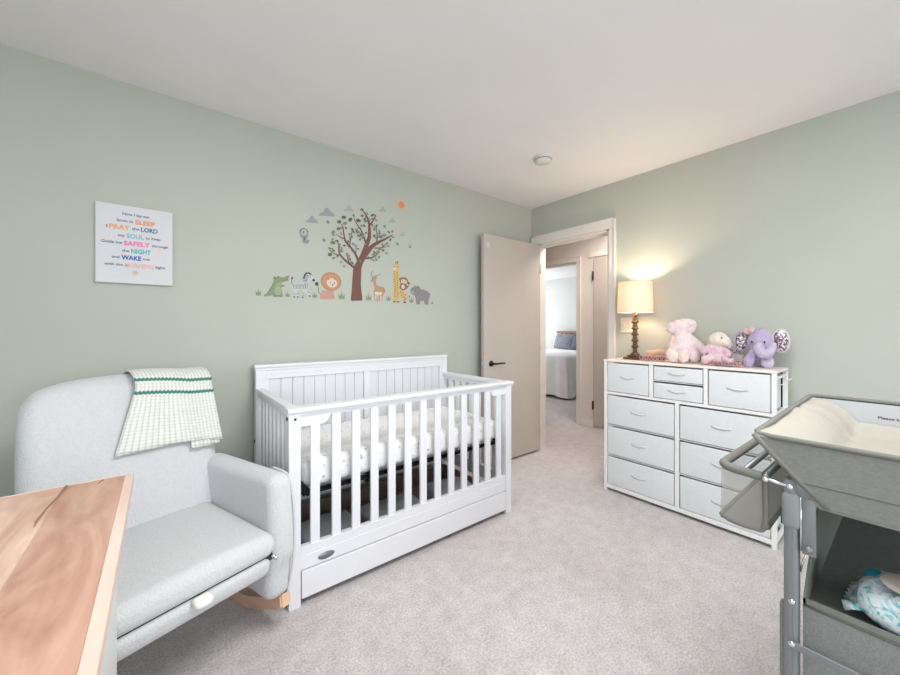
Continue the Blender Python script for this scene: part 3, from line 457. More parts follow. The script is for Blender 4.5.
('tree_decal', 'large brown tree wall decal with spreading branches and small green leaves', 'wall decal', '', [('p', 'trk', [(1.038, 1.408), (1.043, 1.471), (1.048, 1.549), (1.056, 1.627), (1.076, 1.675), (1.105, 1.686), (1.129, 1.681), (1.117, 1.648), (1.114, 1.593), (1.112, 1.522), (1.118, 1.46), (1.122, 1.415), (1.105, 1.408), (1.064, 1.406)]), ('s', 'trk', [(1.095, 1.648), (1.105, 1.678), (1.132, 1.74), (1.156, 1.81), (1.175, 1.865), (1.177, 1.917), (1.172, 1.968), (1.152, 2.016), (1.116, 2.055)], 0.0488, 0.0059), ('s', 'trk', [(1.172, 1.946), (1.196, 1.976), (1.221, 2.018), (1.221, 2.033)], 0.0128, 0.0051), ('s', 'twg', [(1.17, 1.972), (1.148, 1.986), (1.148, 2.016)], 0.008, 0.0043), ('s', 'trk', [(1.113, 1.694), (1.148, 1.742), (1.196, 1.801), (1.246, 1.838), (1.305, 1.873), (1.366, 1.913)], 0.0443, 0.0067), ('s', 'trk', [(1.233, 1.828), (1.238, 1.882), (1.232, 1.926), (1.229, 1.956)], 0.0114, 0.0052), ('s', 'trk', [(1.217, 1.792), (1.263, 1.802), (1.314, 1.817)], 0.0105, 0.0043), ('s', 'twg', [(1.279, 1.808), (1.309, 1.835)], 0.0066, 0.0035), ('s', 'trk', [(1.148, 1.709), (1.196, 1.722), (1.233, 1.746), (1.246, 1.77)], 0.012, 0.0042), ('s', 'twg', [(1.18, 1.713), (1.213, 1.705)], 0.0064, 0.0034), ('s', 'twg', [(1.209, 1.727), (1.213, 1.758)], 0.0057, 0.0034), ('s', 'trk', [(1.156, 1.802), (1.14, 1.844), (1.116, 1.9), (1.085, 1.938), (1.058, 1.98)], 0.016, 0.0051), ('s', 'twg', [(1.136, 1.851), (1.113, 1.866), (1.078, 1.858)], 0.008, 0.0034), ('s', 'twg', [(1.113, 1.866), (1.093, 1.896), (1.074, 1.907)], 0.0063, 0.0034), ('s', 'trk', [(1.093, 1.684), (1.07, 1.732), (1.032, 1.778), (0.998, 1.809), (0.987, 1.857), (0.981, 1.899), (0.969, 1.925)], 0.0189, 0.005), ('s', 'twg', [(0.995, 1.826), (0.958, 1.835), (0.926, 1.851)], 0.0077, 0.0033), ('s', 'twg', [(1.028, 1.785), (1.036, 1.836), (1.047, 1.895)], 0.0085, 0.0033), ('s', 'twg', [(1.032, 1.821), (1.024, 1.863)], 0.0047, 0.0025), ('s', 'twg', [(1.074, 1.74), (1.074, 1.791)], 0.0063, 0.0033), ('s', 'trk', [(1.074, 1.628), (1.032, 1.656), (0.987, 1.686), (0.954, 1.725), (0.951, 1.774), (0.936, 1.807)], 0.0188, 0.005), ('s', 'twg', [(0.962, 1.708), (0.922, 1.714), (0.887, 1.737)], 0.0084, 0.0032), ('s', 'twg', [(1.039, 1.642), (1.017, 1.683), (1.009, 1.725)], 0.007, 0.0033), ('s', 'twg', [(0.954, 1.753), (0.958, 1.782)], 0.0053, 0.0024), ('e', 'lf', (0.986, 1.972, 0.017, 0.0114, 0.25)), ('e', 'lf2', (0.953, 1.936, 0.017, 0.0113, 0.48)), ('e', 'lf3', (0.995, 1.933, 0.017, 0.0114, 0.59)), ('e', 'lf', (1.032, 1.965, 0.017, 0.0115, 0.88)), ('e', 'lf2', (0.949, 1.888, 0.017, 0.0113, 0.48)), ('e', 'lf3', (0.912, 1.858, 0.016, 0.0112, 0.84)), ('e', 'lf', (1.001, 1.902, 0.01, 0.0071, -0.94)), ('e', 'lf2', (0.909, 1.787, 0.017, 0.0111, -0.07)), ('e', 'lf3', (0.908, 1.81, 0.01, 0.0069, 0.89)), ('e', 'lf', (0.89, 1.706, 0.016, 0.0111, 0.3)), ('e', 'lf2', (0.915, 1.685, 0.01, 0.0069, 0.8)), ('e', 'lf3', (0.989, 1.637, 0.01, 0.007, -0.77)), ('e', 'lf', (0.989, 1.779, 0.01, 0.007, -0.06)), ('e', 'lf2', (1.053, 1.799, 0.011, 0.0072, -0.51)), ('e', 'lf3', (1.074, 1.791, 0.011, 0.0072, 0.09)), ('e', 'lf', (1.093, 1.969, 0.018, 0.0117, 0.15)), ('e', 'lf2', (1.056, 1.998, 0.011, 0.0072, -0.97)), ('e', 'lf3', (1.074, 1.9, 0.011, 0.0072, -0.57)), ('e', 'lf', (1.081, 1.887, 0.012, 0.0072, -0.44)), ('e', 'lf2', (1.105, 1.839, 0.011, 0.0073, 0.83)), ('e', 'lf3', (1.113, 1.936, 0.011, 0.0073, 0.53)), ('e', 'lf', (1.136, 1.94, 0.012, 0.0073, -0.68)), ('e', 'lf2', (1.148, 1.891, 0.011, 0.0073, 0.59)), ('e', 'lf3', (1.156, 2.032, 0.011, 0.0073, -0.72)), ('e', 'lf', (1.12, 2.007, 0.012, 0.0073, 0.23)), ('e', 'lf2', (1.14, 1.988, 0.011, 0.0073, -0.75)), ('e', 'lf3', (1.176, 1.991, 0.012, 0.0074, -1.0)), ('e', 'lf', (1.196, 2.025, 0.012, 0.0074, 0.74)), ('e', 'lf2', (1.219, 2.029, 0.012, 0.0074, -0.58)), ('e', 'lf3', (1.229, 1.997, 0.012, 0.0075, -0.57)), ('e', 'lf', (1.231, 1.956, 0.012, 0.0075, 0.96)), ('e', 'lf2', (1.214, 1.927, 0.012, 0.0074, 0.74)), ('e', 'lf3', (1.254, 1.922, 0.012, 0.0075, -0.42)), ('e', 'lf', (1.213, 1.882, 0.011, 0.0074, 0.92)), ('e', 'lf2', (1.263, 1.882, 0.019, 0.0121, 0.08)), ('e', 'lf3', (1.292, 1.898, 0.02, 0.0122, 0.36)), ('e', 'lf', (1.331, 1.927, 0.012, 0.0076, -0.59)), ('e', 'lf2', (1.36, 1.936, 0.012, 0.0077, 0.88)), ('e', 'lf3', (1.366, 1.894, 0.012, 0.0077, 0.38)), ('e', 'lf', (1.344, 1.871, 0.012, 0.0077, 0.93)), ('e', 'lf2', (1.314, 1.84, 0.012, 0.0076, 0.79)), ('e', 'lf3', (1.326, 1.823, 0.013, 0.0076, -0.4)), ('e', 'lf', (1.284, 1.786, 0.012, 0.0076, -0.28)), ('e', 'lf2', (1.246, 1.77, 0.012, 0.0075, -0.67)), ('e', 'lf3', (1.229, 1.711, 0.012, 0.0075, -0.71)), ('e', 'lf', (1.213, 1.762, 0.011, 0.0074, -0.87)), ('e', 'lf2', (1.217, 1.74, 0.012, 0.0074, -0.4)), ('e', 'lf3', (1.008, 1.725, 0.011, 0.0071, 0.21)), ('e', 'lf', (1.028, 1.691, 0.011, 0.0071, -0.99)), ('e', 'lf2', (0.915, 1.734, 0.01, 0.0069, 0.36)), ('e', 'lf3', (0.887, 1.747, 0.01, 0.0069, -0.32)), ('e', 'lf', (0.94, 1.804, 0.01, 0.007, -0.38)), ('e', 'lf2', (0.954, 1.781, 0.011, 0.007, 0.64)), ('e', 'lf3', (1.028, 1.864, 0.011, 0.0071, -0.04)), ('e', 'lf', (1.047, 1.899, 0.011, 0.0072, -0.37)), ('e', 'lf2', (0.969, 1.737, 0.01, 0.007, -0.04)), ('e', 'lf3', (0.965, 1.663, 0.011, 0.007, 0.41)), ('e', 'lf', (1.047, 1.665, 0.011, 0.0072, -0.89)), ('e', 'lf2', (1.25, 1.732, 0.012, 0.0075, 0.95)), ('e', 'lf3', (0.965, 1.857, 0.011, 0.007, -0.95)), ('e', 'lf', (1.116, 2.05, 0.012, 0.0073, 0.5)), ('e', 'lf', (1.197, 1.955, 0.01, 0.006, -0.63)), ('e', 'lf', (1.198, 2.0, 0.01, 0.006, 0.08)), ('e', 'lf2', (1.205, 2.031, 0.01, 0.006, 0.31)), ('e', 'lf', (1.141, 1.971, 0.01, 0.0059, -0.88)), ('e', 'lf2', (1.133, 1.983, 0.009, 0.0059, -0.12)), ('e', 'lf3', (1.221, 1.871, 0.009, 0.006, -0.83)), ('e', 'lf', (1.254, 1.904, 0.01, 0.0061, 0.42)), ('e', 'lf3', (1.216, 1.943, 0.01, 0.006, 0.53)), ('e', 'lf3', (1.249, 1.788, 0.01, 0.006, -1.0)), ('e', 'lf2', (1.258, 1.793, 0.01, 0.0061, -0.16)), ('e', 'lf', (1.278, 1.826, 0.01, 0.0061, -0.38)), ('e', 'lf', (1.166, 1.719, 0.009, 0.0059, 0.41)), ('e', 'lf3', (1.214, 1.731, 0.01, 0.006, -0.62)), ('e', 'lf2', (1.226, 1.758, 0.01, 0.006, -0.16)), ('e', 'lf3', (1.205, 1.703, 0.01, 0.006, -0.39)), ('e', 'lf3', (1.201, 1.743, 0.009, 0.006, 0.28)), ('e', 'lf3', (1.143, 1.81, 0.009, 0.0059, -0.34)), ('e', 'lf3', (1.123, 1.865, 0.009, 0.0059, -0.51)), ('e', 'lf3', (1.113, 1.933, 0.009, 0.0059, -0.03)), ('e', 'lf', (1.081, 1.971, 0.009, 0.0058, 0.64)), ('e', 'lf3', (1.119, 1.851, 0.01, 0.0059, -0.61)), ('e', 'lf', (1.094, 1.863, 0.01, 0.0058, -0.78)), ('e', 'lf2', (1.114, 1.879, 0.01, 0.0059, -0.16)), ('e', 'lf3', (1.088, 1.915, 0.009, 0.0058, 0.95)), ('e', 'lf3', (1.105, 1.685, 0.009, 0.0058, -0.85)), ('e', 'lf2', (1.046, 1.749, 0.009, 0.0058, -0.11)), ('e', 'lf', (1.018, 1.778, 0.009, 0.0057, -0.82)), ('e', 'lf3', (1.014, 1.815, 0.009, 0.0057, 0.04)), ('e', 'lf2', (0.965, 1.894, 0.009, 0.0057, 0.4)), ('e', 'lf', (0.955, 1.93, 0.009, 0.0056, 0.46)), ('e', 'lf3', (0.973, 1.827, 0.009, 0.0057, -0.91)), ('e', 'lf2', (0.912, 1.839, 0.009, 0.0056, -0.83)), ('e', 'lf', (1.015, 1.808, 0.009, 0.0057, 0.73)), ('e', 'lf', (1.055, 1.882, 0.009, 0.0058, -0.84)), ('e', 'lf2', (1.044, 1.846, 0.009, 0.0058, 0.87)), ('e', 'lf', (1.087, 1.77, 0.009, 0.0058, 0.04)), ('e', 'lf', (1.067, 1.644, 0.009, 0.0058, 0.91)), ('e', 'lf2', (1.038, 1.67, 0.009, 0.0058, -0.71)), ('e', 'lf2', (0.952, 1.711, 0.008, 0.0056, -0.0)), ('e', 'lf2', (0.968, 1.745, 0.009, 0.0057, 0.61)), ('e', 'lf3', (0.924, 1.799, 0.008, 0.0056, 0.84)), ('e', 'lf', (0.94, 1.701, 0.009, 0.0056, 0.42)), ('e', 'lf2', (0.904, 1.745, 0.008, 0.0056, -0.45)), ('e', 'lf3', (1.047, 1.652, 0.009, 0.0058, -0.37)), ('e', 'lf2', (1.023, 1.713, 0.009, 0.0057, 0.75)), ('e', 'lf3', (0.968, 1.76, 0.009, 0.0057, -0.96))]),
('cloud_decal', 'grey cloud wall decal directly above the left balloon', 'wall decal', 'grey clouds above the tree', [('p', 'cl', [(0.733, 1.894), (0.744, 1.911), (0.755, 1.919), (0.762, 1.935), (0.772, 1.943), (0.783, 1.938), (0.79, 1.925), (0.802, 1.92), (0.81, 1.903), (0.779, 1.898)])]),
('cloud_decal', 'largest grey cloud wall decal, up left of the tree crown', 'wall decal', 'grey clouds above the tree', [('p', 'cl', [(0.815, 1.953), (0.831, 1.974), (0.847, 1.984), (0.855, 2.005), (0.87, 2.014), (0.885, 2.009), (0.895, 1.994), (0.911, 1.988), (0.922, 1.967), (0.879, 1.96)])]),
('cloud_decal', 'pale cloud wall decal above the tree crown, left of its top twig', 'wall decal', 'grey clouds above the tree', [('p', 'cl2', [(0.987, 2.018), (0.998, 2.033), (1.009, 2.041), (1.014, 2.056), (1.025, 2.063), (1.035, 2.059), (1.041, 2.047), (1.052, 2.043), (1.059, 2.028), (1.03, 2.023)])]),
('cloud_decal', 'pale cloud wall decal between the top twig and the sun', 'wall decal', 'grey clouds above the tree', [('p', 'cl2', [(1.248, 2.065), (1.258, 2.08), (1.267, 2.087), (1.272, 2.101), (1.281, 2.108), (1.29, 2.103), (1.296, 2.092), (1.306, 2.088), (1.312, 2.073), (1.286, 2.069)])]),
('cloud_decal', 'small pale cloud wall decal below the sun', 'wall decal', 'grey clouds above the tree', [('p', 'cl2', [(1.329, 2.001), (1.338, 2.014), (1.348, 2.021), (1.353, 2.034), (1.362, 2.04), (1.371, 2.036), (1.376, 2.026), (1.386, 2.022), (1.392, 2.009), (1.367, 2.005)])]),
('cloud_decal', 'smallest faint cloud wall decal above the right balloon', 'wall decal', 'grey clouds above the tree', [('p', 'cl2', [(1.421, 1.914), (1.429, 1.926), (1.437, 1.932), (1.441, 1.943), (1.449, 1.948), (1.456, 1.945), (1.461, 1.935), (1.469, 1.932), (1.474, 1.919), (1.453, 1.917)])]),
('sun_decal', 'orange sun wall decal at the top right of the mural', 'wall decal', '', [('s', 'sn2', [(1.468, 2.158), (1.491, 2.163)], 0.0144, 0.0044), ('s', 'sn2', [(1.464, 2.144), (1.484, 2.137)], 0.0144, 0.0044), ('s', 'sn2', [(1.454, 2.132), (1.465, 2.116)], 0.0143, 0.0044), ('s', 'sn2', [(1.44, 2.126), (1.44, 2.104)], 0.0143, 0.0044), ('s', 'sn2', [(1.426, 2.127), (1.415, 2.106)], 0.0142, 0.0044), ('s', 'sn2', [(1.416, 2.134), (1.396, 2.119)], 0.0142, 0.0044), ('s', 'sn2', [(1.412, 2.147), (1.39, 2.142)], 0.0142, 0.0044), ('s', 'sn2', [(1.416, 2.161), (1.396, 2.167)], 0.0142, 0.0044), ('s', 'sn2', [(1.426, 2.172), (1.415, 2.189)], 0.0142, 0.0044), ('s', 'sn2', [(1.44, 2.179), (1.44, 2.201)], 0.0143, 0.0044), ('s', 'sn2', [(1.454, 2.178), (1.465, 2.2)], 0.0143, 0.0044), ('s', 'sn2', [(1.464, 2.171), (1.484, 2.186)], 0.0144, 0.0044), ('e', 'sn2', (1.44, 2.152, 0.041, 0.0385, 0)), ('e', 'sn', (1.44, 2.152, 0.028, 0.0275, 0))]),
('balloon_decal', 'grey hot air balloon wall decal left of the tree', 'wall decal', '', [('e', 'bl', (0.722, 1.822, 0.03, 0.0314, 0)), ('p', 'bl', [(0.7, 1.8), (0.745, 1.807), (0.733, 1.783), (0.716, 1.781)]), ('e', 'bl2', (0.722, 1.828, 0.018, 0.0222, 0)), ('s', 'bl', [(0.722, 1.848), (0.722, 1.788)], 0.0037, 0.0028), ('s', 'dgry', [(0.699, 1.831), (0.722, 1.852), (0.748, 1.834)], 0.0046, 0.0046), ('e', 'dk', (0.72, 1.827, 0.004, 0.0055, 0)), ('p', 'bl', [(0.713, 1.778), (0.754, 1.784), (0.749, 1.761), (0.718, 1.757)]), ('s', 'dgry', [(0.725, 1.797), (0.724, 1.774)], 0.0093, 0.0074)]),
('balloon_decal', 'tiny faint balloon wall decal at the right end below the clouds', 'wall decal', '', [('e', 'bl2', (1.517, 1.884, 0.019, 0.0156, 0)), ('s', 'bl', [(1.504, 1.866), (1.517, 1.846), (1.53, 1.87)], 0.0045, 0.0045), ('p', 'bl', [(1.507, 1.849), (1.528, 1.851), (1.525, 1.835), (1.509, 1.833)])]),
('falling_leaf_decal', 'tiny grey green leaf wall decal floating right of the cloud over the left balloon', 'wall decal', 'loose leaves around the tree', [('p', 'lf3', [(0.865, 1.922), (0.874, 1.932), (0.888, 1.925), (0.882, 1.91), (0.872, 1.91)]), ('s', 'cl', [(0.865, 1.93), (0.877, 1.92), (0.884, 1.91)], 0.0029, 0.0029)]),
('falling_leaf_decal', 'tiny grey green leaf wall decal floating left of the lower tree branches', 'wall decal', 'loose leaves around the tree', [('p', 'lf3', [(0.839, 1.797), (0.848, 1.806), (0.862, 1.799), (0.856, 1.785), (0.846, 1.785)]), ('s', 'cl', [(0.839, 1.805), (0.851, 1.795), (0.857, 1.785)], 0.0029, 0.0029)]),
('falling_leaf_decal', 'tiny grey green leaf wall decal floating above the upper left branches', 'wall decal', 'loose leaves around the tree', [('p', 'lf3', [(0.977, 1.973), (0.985, 1.981), (0.998, 1.976), (0.993, 1.963), (0.983, 1.963)]), ('s', 'cl', [(0.977, 1.98), (0.987, 1.972), (0.994, 1.963)], 0.003, 0.003)]),
('falling_leaf_decal', 'tiny grey green leaf wall decal floating above the right branch end', 'wall decal', 'loose leaves around the tree', [('p', 'lf3', [(1.286, 1.966), (1.296, 1.976), (1.312, 1.969), (1.305, 1.954), (1.294, 1.954)]), ('s', 'cl', [(1.286, 1.974), (1.299, 1.964), (1.307, 1.954)], 0.0032, 0.0032)]),
('falling_leaf_decal', 'tiny grey green leaf wall decal floating right of the right branch end', 'wall decal', 'loose leaves around the tree', [('p', 'lf3', [(1.392, 1.852), (1.403, 1.862), (1.42, 1.855), (1.413, 1.84), (1.401, 1.84)]), ('s', 'cl', [(1.392, 1.861), (1.406, 1.851), (1.414, 1.84)], 0.0033, 0.0033)]),
('falling_leaf_decal', 'tiny grey green leaf wall decal floating under the right branch end', 'wall decal', 'loose leaves around the tree', [('p', 'lf3', [(1.304, 1.77), (1.312, 1.778), (1.325, 1.772), (1.32, 1.759), (1.31, 1.76)]), ('s', 'cl', [(1.304, 1.776), (1.314, 1.768), (1.321, 1.759)], 0.0032, 0.0032)])]
# ------------------------------------------------------------------ the room
XB, YA, ZC = 2.97, 2.43, 2.43        # right wall plane, crib wall plane, ceiling
XW, YS = -2.0, -2.6                # walls behind the camera
HX = 4.185                           # far wall of the hallway
BX = 7.6                             # far wall of the bedroom
def structure(name, bm, m, parent=None, smooth=False):
    o = obj(name, bm, m, parent, smooth)
    if parent is None: o['kind'] = 'structure'
    return o
bm = nb(); box(bm, XW-.12, BX+.12, YS-.12, 6.6, -.1, 0); structure('floor', bm, carpet)
bm = nb(); box(bm, XW-.12, BX+.12, YS-.12, 6.6, ZC, ZC+.1); structure('ceiling', bm, ceil_paint)
bm = nb(); box(bm, XW-.12, XB, YA, YA+.12, 0, ZC); structure('wall_north', bm, wall_green)
D0, D1, DH = 1.604, 2.360, 2.05       # nursery door opening
bm = nb()
box(bm, XB, XB+.12, YS-.12, D0, 0, ZC); box(bm, XB, XB+.12, D1, YA+.12, 0, ZC); box(bm, XB, XB+.12, D0, D1, DH, ZC)
structure('wall_east', bm, wall_green)
# walls behind the camera, each with a window opening
W0, W1, WZ0, WZ1 = -1.6, .6, .75, 2.1
bm = nb()
box(bm, XW-.12, XW, YS-.12, W0, 0, ZC); box(bm, XW-.12, XW, W1, YA, 0, ZC); box(bm, XW-.12, XW, W0, W1, 0, WZ0); box(bm, XW-.12, XW, W0, W1, WZ1, ZC)
structure('wall_west', bm, wall_green)
V0, V1 = -.6, 1.9
bm = nb()
box(bm, XW-.12, V0, YS-.12, YS, 0, ZC); box(bm, V1, XB+.12, YS-.12, YS, 0, ZC); box(bm, V0, V1, YS-.12, YS, 0, WZ0); box(bm, V0, V1, YS-.12, YS, WZ1, ZC)
structure('wall_south', bm, wall_green)
def window(name, axis, a0, a1, p):
    e = empty(name, (0, 0, 0), kind='structure')
    bm = nb()
    def bx(u0, u1, z0, z1, t=.03):
        if axis == 'x': box(bm, p-.09, p-.09+t, u0, u1, z0, z1, .003)
        else: box(bm, u0, u1, p-.09, p-.09+t, z0, z1, .003)
    bx(a0, a0+.05, WZ0, WZ1); bx(a1-.05, a1, WZ0, WZ1); bx(a0, a1, WZ0, WZ0+.05); bx(a0, a1, WZ1-.05, WZ1)
    bx((a0+a1)/2-.025, (a0+a1)/2+.025, WZ0, WZ1); bx(a0, a1, (WZ0+WZ1)/2-.02, (WZ0+WZ1)/2+.02)
    obj('window_frame', bm, white_trim, e)
    bm = nb()
    if axis == 'x': box(bm, p-.08, p-.076, a0+.05, a1-.05, WZ0+.05, WZ1-.05)
    else: box(bm, a0+.05, a1-.05, p-.08, p-.076, WZ0+.05, WZ1-.05)
    obj('window_glass', bm, glass, e)
window('window_1', 'x', W0, W1, XW); window('window_2', 'y', V0, V1, YS)

# hallway and bedroom beyond the door
bm = nb()
box(bm, HX, HX+.12, YS, 2.693, 0, ZC); box(bm, HX, HX+.12, 3.47, 6.6, 0, ZC); box(bm, HX, HX+.12, 2.693, 3.47, 2.065, ZC)
structure('wall_hall', bm, hall_paint)
bm = nb(); box(bm, XB+.12, HX, 4.2, 4.32, 0, ZC); box(bm, XB+.12, HX, 0, .1, 0, ZC); structure('wall_hall_end', bm, hall_paint)
bm = nb(); box(bm, XB, XB+.12, YA+.12, 4.32, 0, ZC); structure('wall_hall_side', bm, hall_paint)
bm = nb(); box(bm, BX, BX+.12, 0, 6.6, 0, ZC); box(bm, HX+.12, BX, 6.48, 6.6, 0, ZC); box(bm, HX+.12, BX, 1.6, 1.72, 0, ZC)
structure('wall_bedroom', bm, bed_wall_paint)

# casings
def casing(name, x, y0, y1, h, w, side, top=None):
    bm = nb(); t = .018
    a, b = (x-t, x) if side < 0 else (x, x+t)
    top = top or w
    prof = [(0, 0), (0, 0)]
    box(bm, a, b, y0-w, y0, 0, h, .004); box(bm, a, b, y1, y1+w, 0, h, .004); box(bm, a, b, y0-w, y1+w, h, h+top, .004)
    a2 = a-.008 if side < 0 else b
    b2 = a if side < 0 else b+.008
    box(bm, a2, b2, y0-w, y0-w+.014, 0, h+top, .003); box(bm, a2, b2, y1+w-.014, y1+w, 0, h+top, .003); box(bm, a2, b2, y0-w, y1+w, h+top-.014, h+top, .003)
    return structure(name, bm, white_trim)
casing('trim_1', XB, D0, D1, DH, .06, -1, .085)
bm = nb(); box(bm, XB, XB+.12, D0-.001, D0+.018, 0, DH); box(bm, XB, XB+.12, D1-.012, D1+.001, 0, DH); box(bm, XB, XB+.12, D0, D1, DH-.018, DH+.001)
box(bm, XB+.05, XB+.062, D0+.018, D0+.03, 0, DH-.018); box(bm, XB+.05, XB+.062, D0+.018, D1-.012, DH-.03, DH-.018)
structure('trim_2', bm, white_trim)
casing('trim_3', HX, 2.693, 3.47, 2.065, .062, -1, .07)
bm = nb(); box(bm, HX, HX+.12, 2.692, 2.70, 0, 2.065); box(bm, HX, HX+.12, 3.462, 3.471, 0, 2.065); box(bm, HX, HX+.12, 2.70, 3.462, 2.058, 2.066); structure('trim_4', bm, white_trim)
bm = nb()
box(bm, HX-.014, HX, 2.46, 2.63, 0, .08, .003); structure('baseboard_hall', bm, white_trim)
bm = nb(); box(bm, XW, 2.2, YA-.012, YA, 0, .08, .003); structure('baseboard_north', bm, white_trim)
bm = nb(); box(bm, XB-.012, XB, YS, D0-.062, 0, .08, .003); structure('baseboard_east', bm, white_trim)
# closet door in the hallway
e = empty('door_2', (HX, 2.458, 0), kind='structure')
bm = nb(); box(bm, -.022, .0, -.72, -.004, .035, 2.08, .003); obj('door_leaf', bm, door_white, e)
for z in (.275, 1.86):
    bm = nb(); box(bm, -.03, -.022, -.012, .012, z-.05, z+.05, .002); tube(bm, [(-.032, 0, z-.055), (-.032, 0, z+.055)], .006, 8); obj('hinge', bm, hinge_dark, e)
bm = nb(); ball(bm, (-.05, -.66, .93), .024); obj('door_knob', bm, hinge_dark, e)
bm = nb(); box(bm, HX-.018, HX, 1.68, 1.735, 0, 2.09, .003); box(bm, HX-.018, HX, 1.68, 2.52, 2.09, 2.155, .004); box(bm, HX-.012, HX, 2.462, 2.475, 0, 2.09); structure('trim_5', bm, white_trim)

# nursery door, swung open into the room
L = .765; ang = PI
e = empty('door_1', (2.955, 2.31, 0), ang, kind='structure')   # local x runs from hinge to free edge, local y faces wall_north
bm = nb(); box(bm, 0, L, -.035, 0, .018, 2.035, .003); dl = obj('door_leaf', bm, door_white, e)
# ang rotates +x to point into the room; the room face is at local +y or -y, build hardware on both faces
for s, y in ((-1, -.035), (1, 0)):
    bm = nb()
    M = Matrix.Translation((L-.085, y, .905)) @ Matrix.Rotation(R(90)*(1 if s < 0 else -1), 4, 'X')
    v = []
    for rg in lathe(bm, [(.0, 0), (.026, 0), (.027, .004), (.024, .008), (.012, .010), (.010, .045)], seg=24, cap=False): v += rg
    bmesh.ops.transform(bm, matrix=M, verts=v)
    tube(bm, [(L-.085, y+s*.042, .905), (L-.105, y+s*.045, .905), (L-.15, y+s*.045, .906), (L-.215, y+s*.044, .905)], [.009, .0085, .0075, .007], 10)
    obj('door_handle', bm, black_metal, e, True)
bm = nb(); box(bm, L-.0005, L+.003, -.030, -.006, .87, .94, .001); box(bm, L, L+.012, -.024, -.012, .89, .92, .003); obj('latch_plate', bm, chrome, e)
for z in (.25, 1.05, 1.8):
    bm = nb(); tube(bm, [(0, .004, z-.045), (0, .004, z+.045)], .006, 8); obj('hinge', bm, plate_white, e)
# small sticker near the free top corner (room face)
bm = nb()
for i in range(3):
    ball(bm, (L-.05+.012*(i-1), .0008, 1.93+.02*(i % 2)), (.012, .0008, .022), seg=12)
obj('door_sticker', bm, flat('sticker_pale_blue', (196, 206, 214)), e)

# light switch
e = empty('light_switch', (XB, 1.448, 1.24), label='ivory double light switch plate on the wall behind the lamp', cat='light switch')
bm = nb(); box(bm, -.006, 0, -.058, .058, -.06, .06, .003); obj('cover_plate', bm, plate_white, e)
for y in (-.026, .026):
    bm = nb(); box(bm, -.016, -.006, y-.006, y+.006, -.012, .012, .002); obj('toggle', bm, plate_white, e)
# smoke detector
e = empty('smoke_detector', (2.149, 1.656, ZC), label='round white smoke detector on the ceiling', cat='smoke detector')
bm = nb(); lathe(bm, [(.066, 0), (.066, -.008), (.06, -.012), (.056, -.03), (.045, -.036), (.0, -.037)], seg=36, cap=False); obj('housing', bm, pm('detector_white', (222, 219, 214), .6), e, True)
bm = nb(); lathe(bm, [(.058, -.013), (.0615, -.016), (.0585, -.02)], seg=36, cap=False); obj('vent_ring', bm, frame_grey, e, True)

# ------------------------------------------------------------------ canvas print
px0, px1, pz0, pz1 = -.243, .05, 1.433, 1.816
e = empty('canvas_print', (px0, YA, pz0), label='white canvas print with a pastel bedtime prayer, left of the animal mural', cat='wall art')
bm = nb(); box(bm, 0, px1-px0, -.02, -.0005, 0, pz1-pz0, .002); obj('canvas', bm, canvas_white, e)
cl = {n: flat('ink_'+n, c) for n, c in dict(grey=(110, 116, 128), orange=(236, 152, 96), peach=(238, 172, 120), navy=(92, 120, 160), aqua=(140, 192, 206), pink=(238, 120, 176), teal=(86, 178, 190), blue=(72, 96, 176), blush=(226, 186, 178)).items()}
names = list(cl); mi = lambda n: names.index(n)
def ln(z, x0, parts):  # parts: (text, colour, width, size)
    out = []; x = x0-px0
    for (t, c, w, s) in parts:
        out.append((t, x, z-pz0-s*.33, s, .0012 if s > .026 else .0005, mi(c), w)); x += w+.006
    return out
it = []
it += ln(1.774, -.146, [('Now I lay me', 'grey', .101, .018)])
it += ln(1.740, -.169, [('down to', 'grey', .064, .018), ('SLEEP', 'orange', .078, .03)])
it += ln(1.706, -.205, [('I', 'grey', .004, .018), ('PRAY', 'peach', .078, .03), ('the', 'grey', .028, .018), ('LORD', 'navy', .066, .03)])
it += ln(1.667, -.163, [('my', 'grey', .026, .018), ('SOUL', 'aqua', .066, .03), ('to keep', 'grey', .06, .018)])
it += ln(1.631, -.223, [('Guide me', 'grey', .076, .018), ('SAFELY', 'pink', .1, .03), ('through', 'grey', .066, .018)])
it += ln(1.594, -.148, [('the', 'grey', .028, .018), ('NIGHT', 'teal', .076, .03)])
it += ln(1.560, -.185, [('and', 'grey', .028, .018), ('WAKE', 'blue', .076, .03), ('me', 'grey', .026, .018)])
it += ln(1.523, -.212, [('with the', 'grey', .068, .018), ('MORNING', 'blush', .112, .03), ('light', 'grey', .04, .018)])
text_mesh(it, 'lettering', e, Matrix.Translation((0, -.0206, 0)) @ Matrix.Rotation(R(90), 4, 'X'), [cl[n] for n in names])
bm = nb()
def disc2(bm, x, z, rx, rz, mi=0, y=-.0206, rot=0, n=16):
    vs = []
    for i in range(n):
        a = 2*PI*i/n; u, w = rx*math.cos(a), rz*math.sin(a)
        vs.append(bm.verts.new((x+u*math.cos(rot)-w*math.sin(rot), y, z+u*math.sin(rot)+w*math.cos(rot))))
    bm.faces.new(vs).material_index = mi
disc2(bm, .145, .055, .009, .008)
for k in range(10):
    a = k*PI/5; disc2(bm, .145+.012*math.cos(a), .055+.010*math.sin(a), .0055, .0015, rot=a)
obj('printed_sun', bm, [flat('ink_sand', (222, 206, 176)), flat('ink_cream', (236, 214, 200))], e)
bm = nb(); disc2(bm, .242, .174, .010, .008); obj('printed_moon', bm, flat('ink_cream2', (236, 206, 190)), e)

